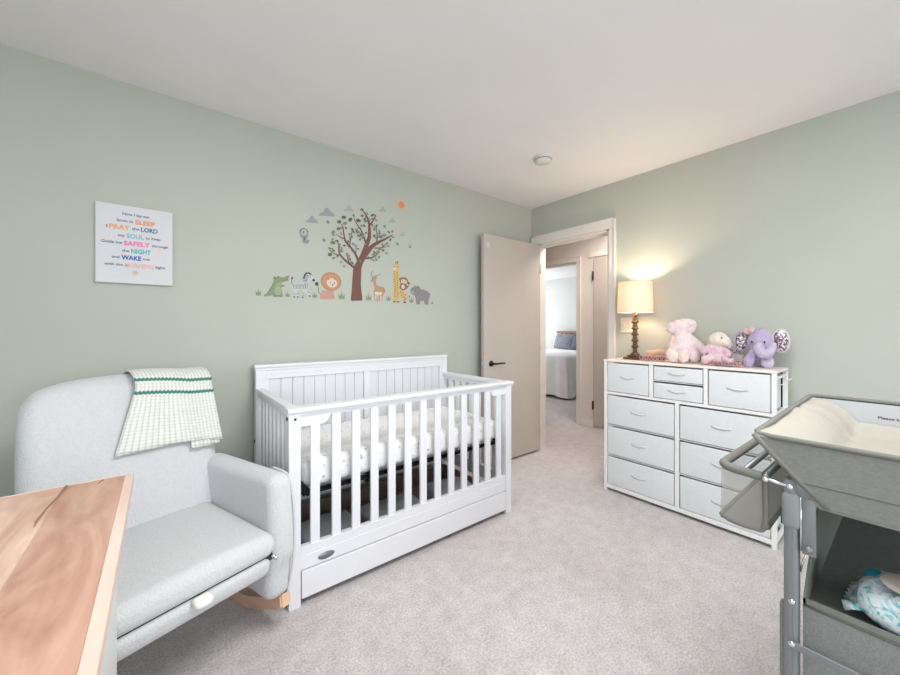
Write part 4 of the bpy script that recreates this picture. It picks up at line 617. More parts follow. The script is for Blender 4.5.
# ------------------------------------------------------------------ wall decals
DC = dict(gr=(137, 152, 123), lgr=(157, 171, 140), dgr=(95, 108, 89), dk=(75, 78, 84), wh=(193, 201, 201), pk=(194, 154, 141), org=(183, 136, 110), org2=(193, 149, 121), crm=(217, 202, 184),
          brn=(114, 85, 73), tg=(118, 136, 106), tg2=(142, 154, 130), tan=(181, 146, 120), yel=(205, 181, 129), gsp=(177, 142, 96), mk=(141, 106, 87), gry=(140, 137, 140), dgry=(100, 99, 105), lgry=(161, 158, 159),
          trk=(118, 87, 77), twg=(104, 82, 64), lf=(100, 110, 88), lf2=(122, 128, 104), lf3=(139, 144, 134), cl=(156, 159, 161), cl2=(170, 174, 168), sn=(209, 148, 110), sn2=(211, 187, 158), bl=(149, 152, 153), bl2=(183, 186, 181))
# tuned
DM = {k: flat('print_'+k, v, .9) for k, v in DC.items()}
def cr2(pts, n=4):
    out = []
    L = len(pts)
    for i in range(L):
        p0, p1, p2, p3 = pts[i-1], pts[i], pts[(i+1) % L], pts[(i+2) % L]
        for k in range(n):
            t = k/n
            out.append(tuple(.5*(2*p1[j]+(-p0[j]+p2[j])*t+(2*p0[j]-5*p1[j]+4*p2[j]-p3[j])*t*t+(-p0[j]+3*p1[j]-3*p2[j]+p3[j])*t**3) for j in (0, 1)))
    return out
for (nm, lab, cat, grp, prims) in DECALS:
    cols = []
    for p in prims:
        if p[1] not in cols: cols.append(p[1])
    bm = nb()
    allp = [q for p in prims if p[0] != 'e' for q in p[2]] + [(p[2][0], p[2][1]) for p in prims if p[0] == 'e']
    cx = sum(q[0] for q in allp)/len(allp); cz = min(q[1] for q in allp)
    for li, p in enumerate(prims):
        y = -.0012-.00006*li; m = cols.index(p[1])
        if p[0] == 'p':
            q = cr2(p[2], 3)
            tri = tessellate_polygon([[Vector((a, b, 0)) for a, b in q]])
            vs = [bm.verts.new((a-cx, y, b-cz)) for a, b in q]
            for t in tri:
                try: bm.faces.new([vs[i] for i in t]).material_index = m
                except ValueError: pass
        elif p[0] == 'e':
            x, z, rx, rz, rot = p[2]; disc2(bm, x-cx, z-cz, max(rx, .0012), max(rz, .0012), m, y, rot, 20)
        else:
            q = smooth_path([(a-cx, b-cz, 0) for a, b in p[2]], 4); n = len(q)
            prev = None
            for i, v in enumerate(q):
                t = (q[min(i+1, n-1)]-q[max(i-1, 0)]); t = t.normalized() if t.length > 0 else Vector((1, 0, 0)); w = (p[3]+(p[4]-p[3])*i/(n-1))/2
                nn = Vector((-t.y, t.x, 0))*max(w, .0008)
                a = bm.verts.new((v.x+nn.x, y, v.y+nn.y)); b = bm.verts.new((v.x-nn.x, y, v.y-nn.y))
                if prev: bm.faces.new((prev[0], a, b, prev[1])).material_index = m
                prev = (a, b)
    for f in bm.faces: f.normal_update()
    me_faces = list(bm.faces)
    o = None
    me = bpy.data.meshes.new(nm); 
    for f in me_faces:
        if f.normal.y > 0: f.normal_flip()
    bm.to_mesh(me); bm.free()
    for c in cols: me.materials.append(DM[c])
    o = bpy.data.objects.new(nm, me); o.location = (cx, YA, cz); link(o); tag(o, lab, cat, grp or None)
# ------------------------------------------------------------------ crib
def build_crib():
    X0, X1, Y0, Y1 = .43, 1.82, 1.657, 2.40
    HF, HB = .865, 1.0
    e = empty('baby_crib', (X0, Y0, 0), label='white wooden slatted baby crib with underbed drawer, against the green wall', cat='crib')
    W, Dp = X1-X0, Y1-Y0
    P = .05
    for (x, y, h) in ((0, 0, HF-.02), (W-P, 0, HF-.02), (0, Dp-P, HB-.03), (W-P, Dp-P, HB-.03)):
        bm = nb(); box(bm, x, x+P, y, y+P, 0, h, .003)
        obj('post', bm, crib_white, e)
    # front top rail with moulded cap and stepped corner brackets
    bm = nb()
    prof = [(-.012, HF), (-.016, HF-.006), (-.014, HF-.016), (-.004, HF-.022), (-.002, HF-.03), (.048, HF-.03), (.052, HF-.02), (.054, HF-.006), (.05, HF)]
    prism(bm, prof, 'x', -.006, W+.006)
    obj('top_rail', bm, crib_white, e)
    bm = nb()
    zt, zb, zl = HF-.03, HF-.046, HF-.084
    pts = [(P, zt), (P, zl), (.150, zl), (.162, zl+.004), (.170, zl+.014), (.176, zl+.026), (.184, zb-.004), (.192, zb)]
    pts += [(W-a, b) for a, b in reversed(pts[1:])] + [(W-P, zt)]
    prism(bm, pts, 'y', .010, .034)
    obj('front_apron', bm, crib_white, e)
    # 13 slats
    for i in range(13):
        x = .546+.0976*i - X0
        bm = nb(); box(bm, x-.021, x+.021, .012, .028, .245, HF-.035 if 0 < i < 12 else zl+.01, .003)
        obj('slat', bm, crib_white, e)
    # lower rail with groove
    bm = nb(); box(bm, P, W-P, .004, .036, .155, .215, .002); box(bm, P, W-P, .007, .033, .213, .252, .004); box(bm, P, W-P, .006, .034, .248, .254, .002)
    obj('bottom_rail', bm, crib_white, e)
    # badge
    bm = nb(); lathe(bm, [(.0, .003), (.034, .003), (.038, 0)], seg=32, cap=False)
    bmesh.ops.transform(bm, matrix=Matrix.Translation((.162, .0035, .183)) @ Matrix.Rotation(R(90), 4, 'X') @ Matrix.Diagonal((1, .42, 1, 1)), verts=bm.verts)
    obj('badge', bm, badge_grey, e, True, label='grey oval badge')
    # side panels
    for sx in (0, W-P):
        bm = nb()
        box(bm, sx+.004, sx+P-.004, .055, Dp-.035, HF-.026, HF-.001, .004); box(bm, sx+.014, sx+P-.014, P, Dp-P, HF-.05, HF-.024)
        obj('side_rail', bm, crib_white, e)
        bm = nb(); box(bm, sx+.012, sx+P-.012, P, Dp-P, .16, .25, .003); obj('side_rail', bm, crib_white, e)
        for i in range(7):
            y = P+(i+1)*(Dp-2*P)/8
            bm = nb(); box(bm, sx+.017, sx+P-.017, y-.019, y+.019, .245, HF-.045, .002); obj('side_slat', bm, crib_white, e)
    for (x, y, z) in ((-.001, Dp-.03, .56), (-.001, .024, .82)):
        bm = nb(); ball(bm, (x, y, z), (.004, .009, .009), seg=14); obj('bolt', bm, hinge_dark, e)
    bm = nb(); ball(bm, (.026, -.001, .818), (.006, .003, .006), seg=14); obj('bolt', bm, hinge_dark, e)
    # tall back panel with moulded frame and two beadboard fields
    b = empty('back_panel'); b.parent = e
    bm = nb()
    yb = Dp-.045
    box(bm, -.008, W-.002, yb-.014, Dp+.004, HB-.018, HB, .004)
    box(bm, -.003, W-.006, yb-.006, Dp, HB-.034, HB-.018, .003)
    obj('cap_rail', bm, crib_white, b)
    bm = nb()
    box(bm, P, W-P, yb, yb+.03, HB-.085, HB-.03, .002); box(bm, P, W-P, yb-.004, yb, HB-.056, HB-.050)
    box(bm, P, P+.022, yb, yb+.03, .15, HB-.08, .002); box(bm, W-P-.022, W-P, yb, yb+.03, .15, HB-.08, .002)
    box(bm, W/2-.022, W/2+.022, yb, yb+.03, .15, HB-.08, .002); box(bm, P, W-P, yb, yb+.03, .15, .25, .002)
    obj('stile_frame', bm, crib_white, b)
    for (a, c) in ((P+.022, W/2-.022), (W/2+.022, W-P-.022)):
        bm = nb(); n = 9; w = (c-a)/n
        for i in range(n): box(bm, a+i*w+.0015, a+(i+1)*w-.0015, yb+.011, yb+.024, .24, HB-.08, .0025)
        box(bm, a, c, yb+.018, yb+.026, .24, HB-.08)
        obj('beadboard', bm, crib_panel, b)
    # mattress support
    bm = nb()
    zs = .466
    xa, xb, ya, ybk = .075, W-.052, .055, Dp-.07
    box(bm, xa, xb, ya, ya+.004, zs-.012, zs+.006); box(bm, xa, xb, ybk, ybk+.004, zs-.012, zs+.006)
    box(bm, xa, xa+.004, ya, ybk, zs-.012, zs+.006); box(bm, xb-.004, xb, ya, ybk, zs-.012, zs+.006)
    box(bm, xa, xb, ya, ya+.02, zs+.002, zs+.006)
    for i in range(12):
        x = xa+.05+i*(xb-xa-.1)/11; tube(bm, [(x, ya, zs), (x, ybk, zs)], .0035, 6)
    for y in (ya+.12, ybk-.12): tube(bm, [(xa, y, zs-.004), (xb, y, zs-.004)], .0035, 6)
    for sx, xx in ((-1, xa), (1, xb)):
        for y in (ya, ybk):
            M = None
            x2 = xx+sx*.032
            v = box(bm, -.014, .014, -.0025, .0025, 0, .095)
            bmesh.ops.transform(bm, matrix=Matrix.Translation((xx-sx*.03, y, zs-.01)) @ Matrix.Rotation(sx*R(38), 4, 'Y'), verts=v)
    obj('mattress_support', bm, black_metal, e, label='black metal mattress support')
    # underbed drawer
    d = empty('drawer'); d.parent = e
    bm = nb(); box(bm, P+.003, W-P-.003, -.002, .016, .032, .151, .003); obj('drawer_front', bm, crib_white, d)
    bm = nb()
    box(bm, P+.01, W-P-.01, .016, Dp-.09, .035, .045)
    box(bm, P+.01, P+.022, .016, Dp-.09, .045, .145); box(bm, W-P-.022, W-P-.01, .016, Dp-.09, .045, .145); box(bm, P+.01, W-P-.01, Dp-.102, Dp-.09, .045, .145)
    obj('drawer_box', bm, drawer_wood, d, label='brown wooden drawer box')
    # mattress: thing of its own
    mx0, mx1, my0, my1 = X0+.075, X1-.054, Y0+.062, Y1-.078
    m = empty('crib_mattress', ((mx0+mx1)/2, (my0+my1)/2, zs+.008), label='crib mattress in a fitted white sheet with small grey sprigs', cat='mattress')
    hx, hy = (mx1-mx0)/2, (my1-my0)/2
    def fm(x, y, z):
        k = (noise.noise(Vector((x*9, y*9, z*5)))*.006)
        return (x+k*.4, y+k*.6, z+(k if z > .02 else 0))
    bm = nb(); rbox(bm, -hx, hx, -hy, hy, 0, .135, .04, 26, fm); obj('fitted_sheet', bm, cot_sheet, m, True)
    # folded linen kept in the drawer
    for i, (x, y, w, dd, h, lab) in enumerate(((.22, .22, .30, .30, .13, 'grey folded blanket at the left end of the crib drawer'), (.62, .24, .36, .32, .10, 'pale folded blanket in the middle of the crib drawer'), (1.05, .22, .28, .3, .12, 'folded linen at the right end of the crib drawer'))):
        def fl(a, b, c, i=i): return (a, b, c+noise.noise(Vector((a*11+i*5, b*11, 0)))*.012*(1 if c > .03 else 0))
        bm = nb(); rbox(bm, -w/2, w/2, -dd/2, dd/2, 0, h, .025, 10, fl)
        o = obj('folded_blanket', bm, linen_grey, None, True); o.location = (X0+x+.05, Y0+y+.03, .0455); tag(o, lab, 'blanket', 'linen in the crib drawer')
build_crib()

# ------------------------------------------------------------------ glider chair
CH = Matrix.Translation((.42, 1.54, 0)) @ Matrix.Rotation(R(19), 4, 'Z')
BL = lambda z: .32+.31*z
def back_fn(x, y, z):
    u = (x+.315)/.315; t = max(0, (z-.30)/.715)
    z2 = .30+t*(.715-.035*u*u-.035*abs(u)**6)
    x2 = -.343+.302*u*(1-.045*t**3+.02*math.sin(PI*t))
    crown = -.022*(1-u*u)*math.sin(PI*min(1, t)) if y < .06 else 0
    return (x2, y+BL(z2)+crown-.02*u*u*0, z2)
def build_chair():
    e = empty('glider_chair', (.42, 1.54, 0), R(19), label='white boucle nursery glider armchair with wooden rockers, left of the crib', cat='armchair')
    bm = nb(); rbox(bm, -.63, 0, 0, .13, .30, 1.015, .055, 16, back_fn); obj('backrest', bm, chair_fabric, e, True)
    for s, x0, x1 in ((1, -.098, 0), (-1, -.702, -.604)):
        def fa(x, y, z, x0=x0, s=s):
            t = (z-.13)/.51; f = y/.5
            z2 = z + (-.012*f if z > .5 else 0)
            yy = y + (.018*math.sin(PI*min(1, max(0, t))) * (-1 if y < .1 else 0)) - (0 if y > .1 else .0)
            xx = x + (.010*math.sin(t*PI) * s if (x-x0) > .049 else -.004*math.sin(t*PI)*s)
            if y > .3: yy = y + (z-.3)*.12
            if z < .3 and y < .25: yy = y+(.3-z)*.10
            return (xx, yy, z2)
        bm = nb(); rbox(bm, x0, x1, 0, .52, .15, .64, .042, 12, fa); a = obj('armrest', bm, chair_fabric, e, True)
        xo = x1-.014 if s > 0 else x0+.014
        bm = nb(); tube(bm, smooth_path([(xo, .012+.015, .15), (xo+.004*s, -.012, .32), (xo+.004*s, -.012, .5), (xo, .006, .605), (xo-.004*s, .03, .634), (xo-.004*s, .12, .638)], 5), .0045, 8)
        obj('piping', bm, chair_fabric, a, True)
    def fs(x, y, z):
        u = (x+.349)/.255; v = (y-.2)/.25
        return (x, y, z+(.018*(1-u*u)*(1-v*v*.6) if z > .41 else 0))
    bm = nb(); rbox(bm, -.604, -.094, -.045, .47, .368, .452, .040, 14, fs); obj('seat_cushion', bm, chair_fabric, e, True)
    def ff(x, y, z): return (x, y+(.372-z)*.25 if y < 0 else y, z)
    bm = nb(); rbox(bm, -.60, -.106, -.04, .38, .288, .372, .034, 10, ff); obj('footrest', bm, chair_fabric, e, True)
    bm = nb(); box(bm, -.60, -.105, -.022, .40, .352, .376); obj('gap_liner', bm, dark_gap, e)
    bm = nb(); rbox(bm, -.378, -.325, -.072, -.030, .346, .374, .013, 4, lambda x, y, z: (x, y+.15*abs(x+.35), z)); obj('pull_tab', bm, knit_white, e, True, label='white fabric pull tab')
    bm = nb(); tube(bm, [(-.104, -.036, .362), (-.104, .02, .366)], .006, 8); ball(bm, (-.104, -.04, .362), .008, seg=12); obj('recliner_hinge', bm, chrome, e, True)
    for x in (-.046, -.70):
        pts = []
        n = 20
        for i in range(n+1):
            y = .015+.68*i/n; t = (y-.34)/.325; pts.append((y, .112*abs(t)**1.35 if t < 0 else .05*t*t))
        out = [(y, z) for y, z in pts] + [(y+(.006 if y < .3 else 0), z+.05) for y, z in reversed(pts)]
        bm = nb(); prism(bm, out, 'x', x, x+.044)
        bmesh.ops.bevel(bm, geom=[ed for ed in bm.edges if abs(ed.verts[0].co.x-ed.verts[1].co.x) < 1e-5], offset=.006, segments=2, affect='EDGES')
        obj('rocker', bm, maple, e, True, angle=40)
    bm = nb()
    for x in (-.08, -.65):
        box(bm, x, x+.03, .44, .48, .03, .34, .003); box(bm, x, x+.03, .40, .48, .14, .17, .003)
    box(bm, -.65, -.05, .44, .47, .17, .21, .003)
    obj('base_frame', bm, maple, e)
build_chair()

# knitted blanket over the chair back
def knit_mat():
    m, nt, p, out = new_mat('waffle_knit')
    uv = nt.nodes.new('ShaderNodeUVMap'); uv.uv_map = 'UVMap'
    sp = nt.nodes.new('ShaderNodeSeparateXYZ'); nt.links.new(uv.outputs[0], sp.inputs[0])
    def mth(op, a, b=None, c=None):
        n = nt.nodes.new('ShaderNodeMath'); n.operation = op
        for i, q in enumerate((a, b, c)):
            if q is None: continue
            if isinstance(q, (int, float)): n.inputs[i].default_value = q
            else: nt.links.new(q, n.inputs[i])
        return n.outputs[0]
    U, V = sp.outputs[0], sp.outputs[1]          # metres
    wx = mth('ABSOLUTE', mth('SINE', mth('MULTIPLY', U, 230)))
    wv = mth('ABSOLUTE', mth('SINE', mth('MULTIPLY', V, 230)))
    h = mth('MULTIPLY', wx, mth('MULTIPLY_ADD', wv, .8, .2))
    zig = mth('MULTIPLY', mth('ABSOLUTE', mth('SINE', mth('MULTIPLY', U, 235))), .005)
    v2 = mth('ADD', V, zig)
    def band(c): return mth('LESS_THAN', mth('ABSOLUTE', mth('SUBTRACT', v2, c)), .0068)
    st = mth('MAXIMUM', band(.080), band(.136))
    mx = nt.nodes.new('ShaderNodeMix'); mx.data_type = 'RGBA'; nt.links.new(st, mx.inputs[0])
    r = nt.nodes.new('ShaderNodeValToRGB'); e = r.color_ramp.elements
    e[0].color = lin((196, 199, 192)); e[1].color = lin((226, 228, 221)); e[1].position = .5
    nt.links.new(h, r.inputs[0]); nt.links.new(r.outputs[0], mx.inputs[6]); mx.inputs[7].default_value = lin((66, 128, 118))
    nt.links.new(mx.outputs[2], p.inputs['Base Color'])
    b = nt.nodes.new('ShaderNodeBump'); b.inputs['Strength'].default_value = .7; b.inputs['Distance'].default_value = .004
    nt.links.new(h, b.inputs['Height']); nt.links.new(b.outputs[0], p.inputs['Normal'])
    p.inputs['Roughness'].default_value = .95
    return m
knit = knit_mat()
def build_blanket():
    bm = nb(); uvl = bm.loops.layers.uv.new('UVMap')
    def sheet(xa, xb, za, off, flare, wav, backz=.86, nx=26, ztop_add=0, zb=lambda u: 0):
        rows = []
        for i in range(nx+1):
            f = i/nx; x = xa+(xb-xa)*f; row = []
            u = max(-1, min(1, (x+.315)/.315))
            u = min(u, .55)
            zt = .30+(.715-.035*u*u-.035*abs(min(.93, abs(u)))**6)+ztop_add
            prof = []
            z0 = za+zb(f)
            n = 14
            for k in range(n+1):
                z = z0+(zt-.05-z0)*k/n
                fl = flare*(1-k/n)
                prof.append((x+fl*(f-.5)*2*(1.0 if f < .5 else .12), BL(z)-.028-off+wav*math.sin(f*17+1)*(1-k/n)*.5, z))
            yc = BL(zt-.05)+.052
            for k in range(1, 9):
                a = PI*k/9; prof.append((x, yc-(.080+off)*math.cos(a)*1.0, zt-.05+(.05+off+.004)*math.sin(a)))
            for k in range(6):
                z = zt-.05-(zt-.05-backz)*k/5; prof.append((x, BL(z)+.135+off, z))
            dv = 0; last = None; Lf = sum((Vector(prof[k+1])-Vector(prof[k])).length for k in range(n+4))
            for q in prof:
                if last is not None: dv += (Vector(q)-Vector(last)).length
                last = q; row.append((bm.verts.new(q), (x, Lf-dv-.016*f)))
            rows.append(row)
        for i in range(nx):
            for j in range(len(rows[0])-1):
                q = (rows[i][j], rows[i+1][j], rows[i+1][j+1], rows[i][j+1])
                fc = bm.faces.new([v for v, _ in q]); fc.smooth = True
                for lp, (_, uvc) in zip(fc.loops, q): lp[uvl].uv = uvc
    sheet(-.33, -.045, .722, .014, .085, .006, zb=lambda f: .010*math.sin(f*3.1)-.022*f)
    sheet(-.15, -.048, .684, .006, .01, .004, backz=.9)
    me = bpy.data.meshes.new('knitted_blanket'); bm.normal_update(); bm.to_mesh(me); bm.free(); me.materials.append(knit)
    o = bpy.data.objects.new('knitted_blanket', me); link(o); o.matrix_world = CH
    md = o.modifiers.new('thick', 'SOLIDIFY'); md.thickness = .008; md.offset = 0
    tag(o, 'white waffle knit blanket with two green stripes draped over the chair back', 'blanket')
build_blanket()

# ------------------------------------------------------------------ cabinet in the foreground
def build_cabinet():
    tx0, tx1, ty0, ty1, tz = -.66, -.052, .27, 1.205, .85
    e = empty('wooden_top_cabinet', (tx1, ty1, 0), label='low white cabinet with a light veneered wooden top, in front of the chair', cat='cabinet')
    w, d = tx1-tx0, ty1-ty0
    bm = nb(); box(bm, -w+.016, -.016, -d+.016, -.004, tz-.022, tz, .0008); obj('top_board', bm, veneer, e)
    bm = nb(); box(bm, -.016, 0, -d, 0, tz-.023, tz+.0006, .001); box(bm, -w, -w+.016, -d, 0, tz-.023, tz+.0006, .001); box(bm, -w+.016, -.016, -.004, 0, tz-.023, tz+.0006, .001); box(bm, -w+.016, -.016, -d, -d+.016, tz-.023, tz+.0006, .001)
    obj('edge_band', bm, veneer_edge, e, label='pale wooden edge band')
    # raised veneer patches and folds of the worn top
    bm = nb()
    pts = [(-.118, -.0), (-.112, .02), (-.118, -.06), (-.128, -.11), (-.130, -.20), (-.124, -.23), (-.1255, -.18), (-.121, -.11), (-.112, -.05), (-.108, 0)]
    path = [(-.116, -.006), (-.117, -.04), (-.120, -.08), (-.126, -.13), (-.129, -.19), (-.127, -.22)]
    tube(bm, [(x, y, tz+.0002) for x, y in path], [.0025, .003, .0025, .002, .0025, .001], 6)
    tube(bm, [(-.055, -.012, tz), (-.062, -.035, tz)], [.0018, .001], 6)
    obj('veneer_crease', bm, pm('crease_brown', (150, 112, 92), .6), e)
    bm = nb()
    box(bm, -w+.03, -.03, -d+.03, -.018, .06, tz-.023, .002); box(bm, -w+.05, -.05, -d+.05, -.05, 0, .06)
    obj('carcass', bm, cab_white, e)
    for i in range(3):
        y0 = -d+.012; z0 = .08+i*.25
        dr = empty('drawer'); dr.parent = e
        bm = nb(); box(bm, -w+.035, -.035, y0, -d+.03, z0, z0+.24, .003); obj('drawer_front', bm, cab_white, dr)
        bm = nb(); ball(bm, (-w/2, y0-.015, z0+.12), .014, seg=14); tube(bm, [(-w/2, y0-.01, z0+.12), (-w/2, y0+.002, z0+.12)], .006, 8); obj('knob', bm, chrome, dr, True)
build_cabinet()

# ------------------------------------------------------------------ dresser
def build_dresser():
    X0, X1, Y0, Y1, H = 2.633, 2.925, .474, 1.465, .98
    e = empty('fabric_dresser', (X0, Y0, 0), label='wide white dresser with ten pale fabric drawers, against the right wall', cat='dresser')
    W, D = Y1-Y0, X1-X0
    bm = nb(); box(bm, -.004, D, -.002, W+.002, H-.016, H, .003); obj('top_board', bm, top_white, e)
    t = .022
    for x in (0, D-t):
        for y in (0, W-t):
            bm = nb(); box(bm, x, x+t, y, y+t, 0, H-.016, .002); obj('leg', bm, metal_white, e)
    bm = nb()
    yy = lambda v: v-Y0
    for x in (0, D-t):
        box(bm, x, x+t, t, W-t, .023, .050, .002); box(bm, x, x+t, t, W-t, .724, .742, .002)
        box(bm, x, x+t, yy(.955), yy(.979), .05, .724, .002)
        box(bm, x, x+t, yy(1.116), yy(1.140), .742, H-.016, .002); box(bm, x, x+t, yy(.797), yy(.818), .742, H-.016, .002)
    for y in (0, W-t):
        for z in (.03, .27, .495, .725, .93): box(bm, t, D-t, y+.002, y+t-.002, z, z+.016, .002)
    for z in (.274, .498): box(bm, .006, D, t, yy(.955), z-.006, z-.002); box(bm, .006, D, yy(.979), W-t, z-.006, z-.002)
    box(bm, .006, D, yy(.818), yy(1.116), .856, .860)
    obj('frame', bm, metal_white, e)
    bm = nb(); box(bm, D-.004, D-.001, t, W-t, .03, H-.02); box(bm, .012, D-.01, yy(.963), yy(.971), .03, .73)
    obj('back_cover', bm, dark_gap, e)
    def drawer(y0, y1, z0, z1):
        d = empty('drawer'); d.parent = e
        bm = nb(); a, b = yy(y0)+.005, yy(y1)-.005
        rbox(bm, .004, .016, a, b, z0+.003, z1-.011, .005, 3, k=2)
        box(bm, .014, D-.012, a+.004, b-.004, z0+.004, z1-.022)
        obj('fabric_box', bm, drawer_fabric, d)
        yc = (a+b)/2; zc = z0+(z1-z0)*.52; hw = .052
        bm = nb(); n = 14
        ring = []
        for i in range(n+1):
            f = i/n; y = yc-hw+2*hw*f; s = math.sin(PI*f)
            zz = zc+.004*(1-s)-.004*s; xo = .003-.006*s
            ring.append([bm.verts.new(q) for q in ((xo, y, zz-.006), (xo-.0025, y, zz-.006), (xo-.0025, y, zz+.006), (xo, y, zz+.006))])
        for i in range(n):
            for j in range(4): bm.faces.new((ring[i][j], ring[i][(j+1) % 4], ring[i+1][(j+1) % 4], ring[i+1][j])).smooth = True
        bm.faces.new(ring[0]); bm.faces.new(ring[-1][::-1])
        obj('handle', bm, drawer_fabric, d)
    drawer(1.140, 1.443, .742, .966); drawer(.818, 1.116, .860, .966); drawer(.818, 1.116, .742, .856); drawer(.496, .797, .742, .966)
    for (z0, z1) in ((.498, .724), (.274, .492), (.05, .268)):
        drawer(.979, 1.443, z0, z1); drawer(.496, .955, z0, z1)
    for (dx, z) in ((.10, .90), (.20, .915)):
        bm = nb()
        tube(bm, [(dx-.03, -.002, z), (dx, -.010, z-.004), (dx+.02, -.014, z+.002), (dx+.03, -.026, z+.008)], .002, 8)
        tube(bm, [(dx-.02, -.002, z), (dx, -.010, z-.003), (dx+.01, -.03, z+.006)], .002, 8)
        obj('side_hook', bm, plate_white, e, True)
build_dresser()

# ------------------------------------------------------------------ table lamp
DT = .98
def build_lamp():
    e = empty('table_lamp', (2.80, 1.312, DT+.0005), label='lit table lamp with cream drum shade and carved brown stem, on the dresser', cat='lamp')
    bm = nb(); box(bm, -.062, .062, -.062, .062, 0, .018, .006); box(bm, -.044, .044, -.044, .044, .018, .034, .008); lathe(bm, [(.036, .032), (.03, .042), (.018, .05)], seg=20)
    obj('base', bm, bronze, e, True, angle=35)
    prof = [(.018, .048), (.014, .06), (.014, .075)]
    for k in range(5):
        z = .082+k*.046
        prof += [(.013, z-.004), (.017, z+.004), (.026, z+.010), (.027, z+.014), (.021, z+.020), (.017, z+.026), (.018, z+.034), (.0155, z+.040)]
    prof += [(.012, .318), (.017, .324), (.017, .332), (.010, .336), (.010, .36)]
    bm = nb(); lathe(bm, prof, seg=24); obj('stem', bm, bronze, e, True)
    bm = nb(); lathe(bm, [(.014, .358), (.014, .40), (.008, .405)], seg=16); obj('socket', bm, hinge_dark, e, True)
    bm = nb(); n = 48
    lathe(bm, [(.122, .350), (.122, .353), (.116, .574), (.116, .577), (.1142, .577), (.1142, .574), (.1202, .353), (.1202, .350), (.122, .350)], seg=n, cap=False)
    obj('lamp_shade', bm, shade_linen, e, True)
    bm = nb()
    for a in range(3):
        c, s = math.cos(a*2*PI/3), math.sin(a*2*PI/3); tube(bm, [(0, 0, .405), (c*.06, s*.06, .35), (c*.1205, s*.1205, .352)], .0015, 6)
    obj('shade_spider', bm, chrome, e)
    bm = nb(); ball(bm, (0, 0, .455), (.03, .03, .038)); lathe(bm, [(.013, .403), (.014, .42), (.022, .435)], seg=16)
    o = obj('bulb', bm, emit('bulb_glow', (255, 224, 190), 40), e, True)
build_lamp()

# ------------------------------------------------------------------ plush toys on the dresser
FA = R(-38.2)
def toy(name, X, Y, label, cat='plush toy', group='soft toys on the dresser'):
    e = empty(name, (X, Y, DT+.001), math.atan2(Y, X)-R(90), label, cat, group)   # turned to face into the room
    e.scale = (.84, .9, 1.03) if Y > .9 else (.79, .9, 1.06)
    return e
def rotz(a): return Matrix.Rotation(a, 3, 'Y')
def ruffle(name, parent, path, amp, n, mats, w=.012, seed=1):
    """curly fabric frill following a path"""
    random.seed(seed)
    bm = nb(); P = smooth_path(path, 10); L = len(P)
    q = []
    for i in range(n*10):
        f = i/(n*10-1); p = P[min(L-1, int(f*(L-1)))]; a = f*n*2*PI
        q.append(p+Vector((math.cos(a)*amp*.9, -abs(math.sin(a*.5))*amp*.7, amp+math.sin(a)*amp*.95)))
    for k in range(len(q)-1):
        t = (q[min(k+1, len(q)-1)]-q[k])
        a0, a1 = q[k], q[k+1]
        o = Vector((0, w, 0))
        f = bm.faces.new([bm.verts.new(a0-o), bm.verts.new(a1-o), bm.verts.new(a1+o), bm.verts.new(a0+o)]); f.smooth = True
    bmesh.ops.remove_doubles(bm, verts=bm.verts, dist=1e-6)
    o = obj(name, bm, mats[0], parent, True)
    md = o.modifiers.new('t', 'SOLIDIFY'); md.thickness = .004
    return o
# pale pink lamb-like plush
e = toy('plush_toy', 2.795, .99, 'pale pink fluffy plush toy slumped sideways, tallest toy, right of the lamp')
bm = nb()
ball(bm, (.0, .01, .09), (.098, .075, .086)); ball(bm, (-.008, .005, .14), (.072, .06, .07)); ball(bm, (-.012, .0, .185), (.052, .048, .045))
ball(bm, (-.02, 0, .235), (.066, .055, .048)); ball(bm, (-.075, -.015, .228), (.042, .04, .038)); ball(bm, (.025, 0, .262), (.06, .04, .028), rotz(R(4)))
ball(bm, (.062, .01, .25), (.034, .028, .035)); ball(bm, (.04, .015, .225), (.05, .035, .035))
tube(bm, smooth_path([(.035, .0, .165), (.075, .01, .140), (.105, .01, .115), (.128, .01, .095)], 4), [.03]*12+[.026], 12); ball(bm, (.13, .01, .093), .027)
ball(bm, (-.085, -.02, .05), (.035, .035, .038)); ball(bm, (.075, -.03, .045), (.045, .05, .042))
remeshed('body', bm, pl_pink, e, .006, 5, .003, 70)
for x, r in ((-.066, .041), (.006, .043)):
    bm = nb(); ball(bm, (x, -.078, .046), (r, .03, r+.002)); o = remeshed('foot', bm, pl_cream if 0 else pl_pink, e, .005, 3, .002, 70)
    bm = nb(); ball(bm, (x, -.100, .047), (r*.62, .012, r*.66)); obj('foot_pad', bm, pl_cream, o, True)
bm = nb(); ball(bm, (-.084, -.048, .236), .006, seg=12); obj('eye', bm, bead_black, e, True)
bm = nb(); ball(bm, (-.112, -.03, .218), (.008, .007, .006), seg=12); obj('nose', bm, pl_rose, e, True)
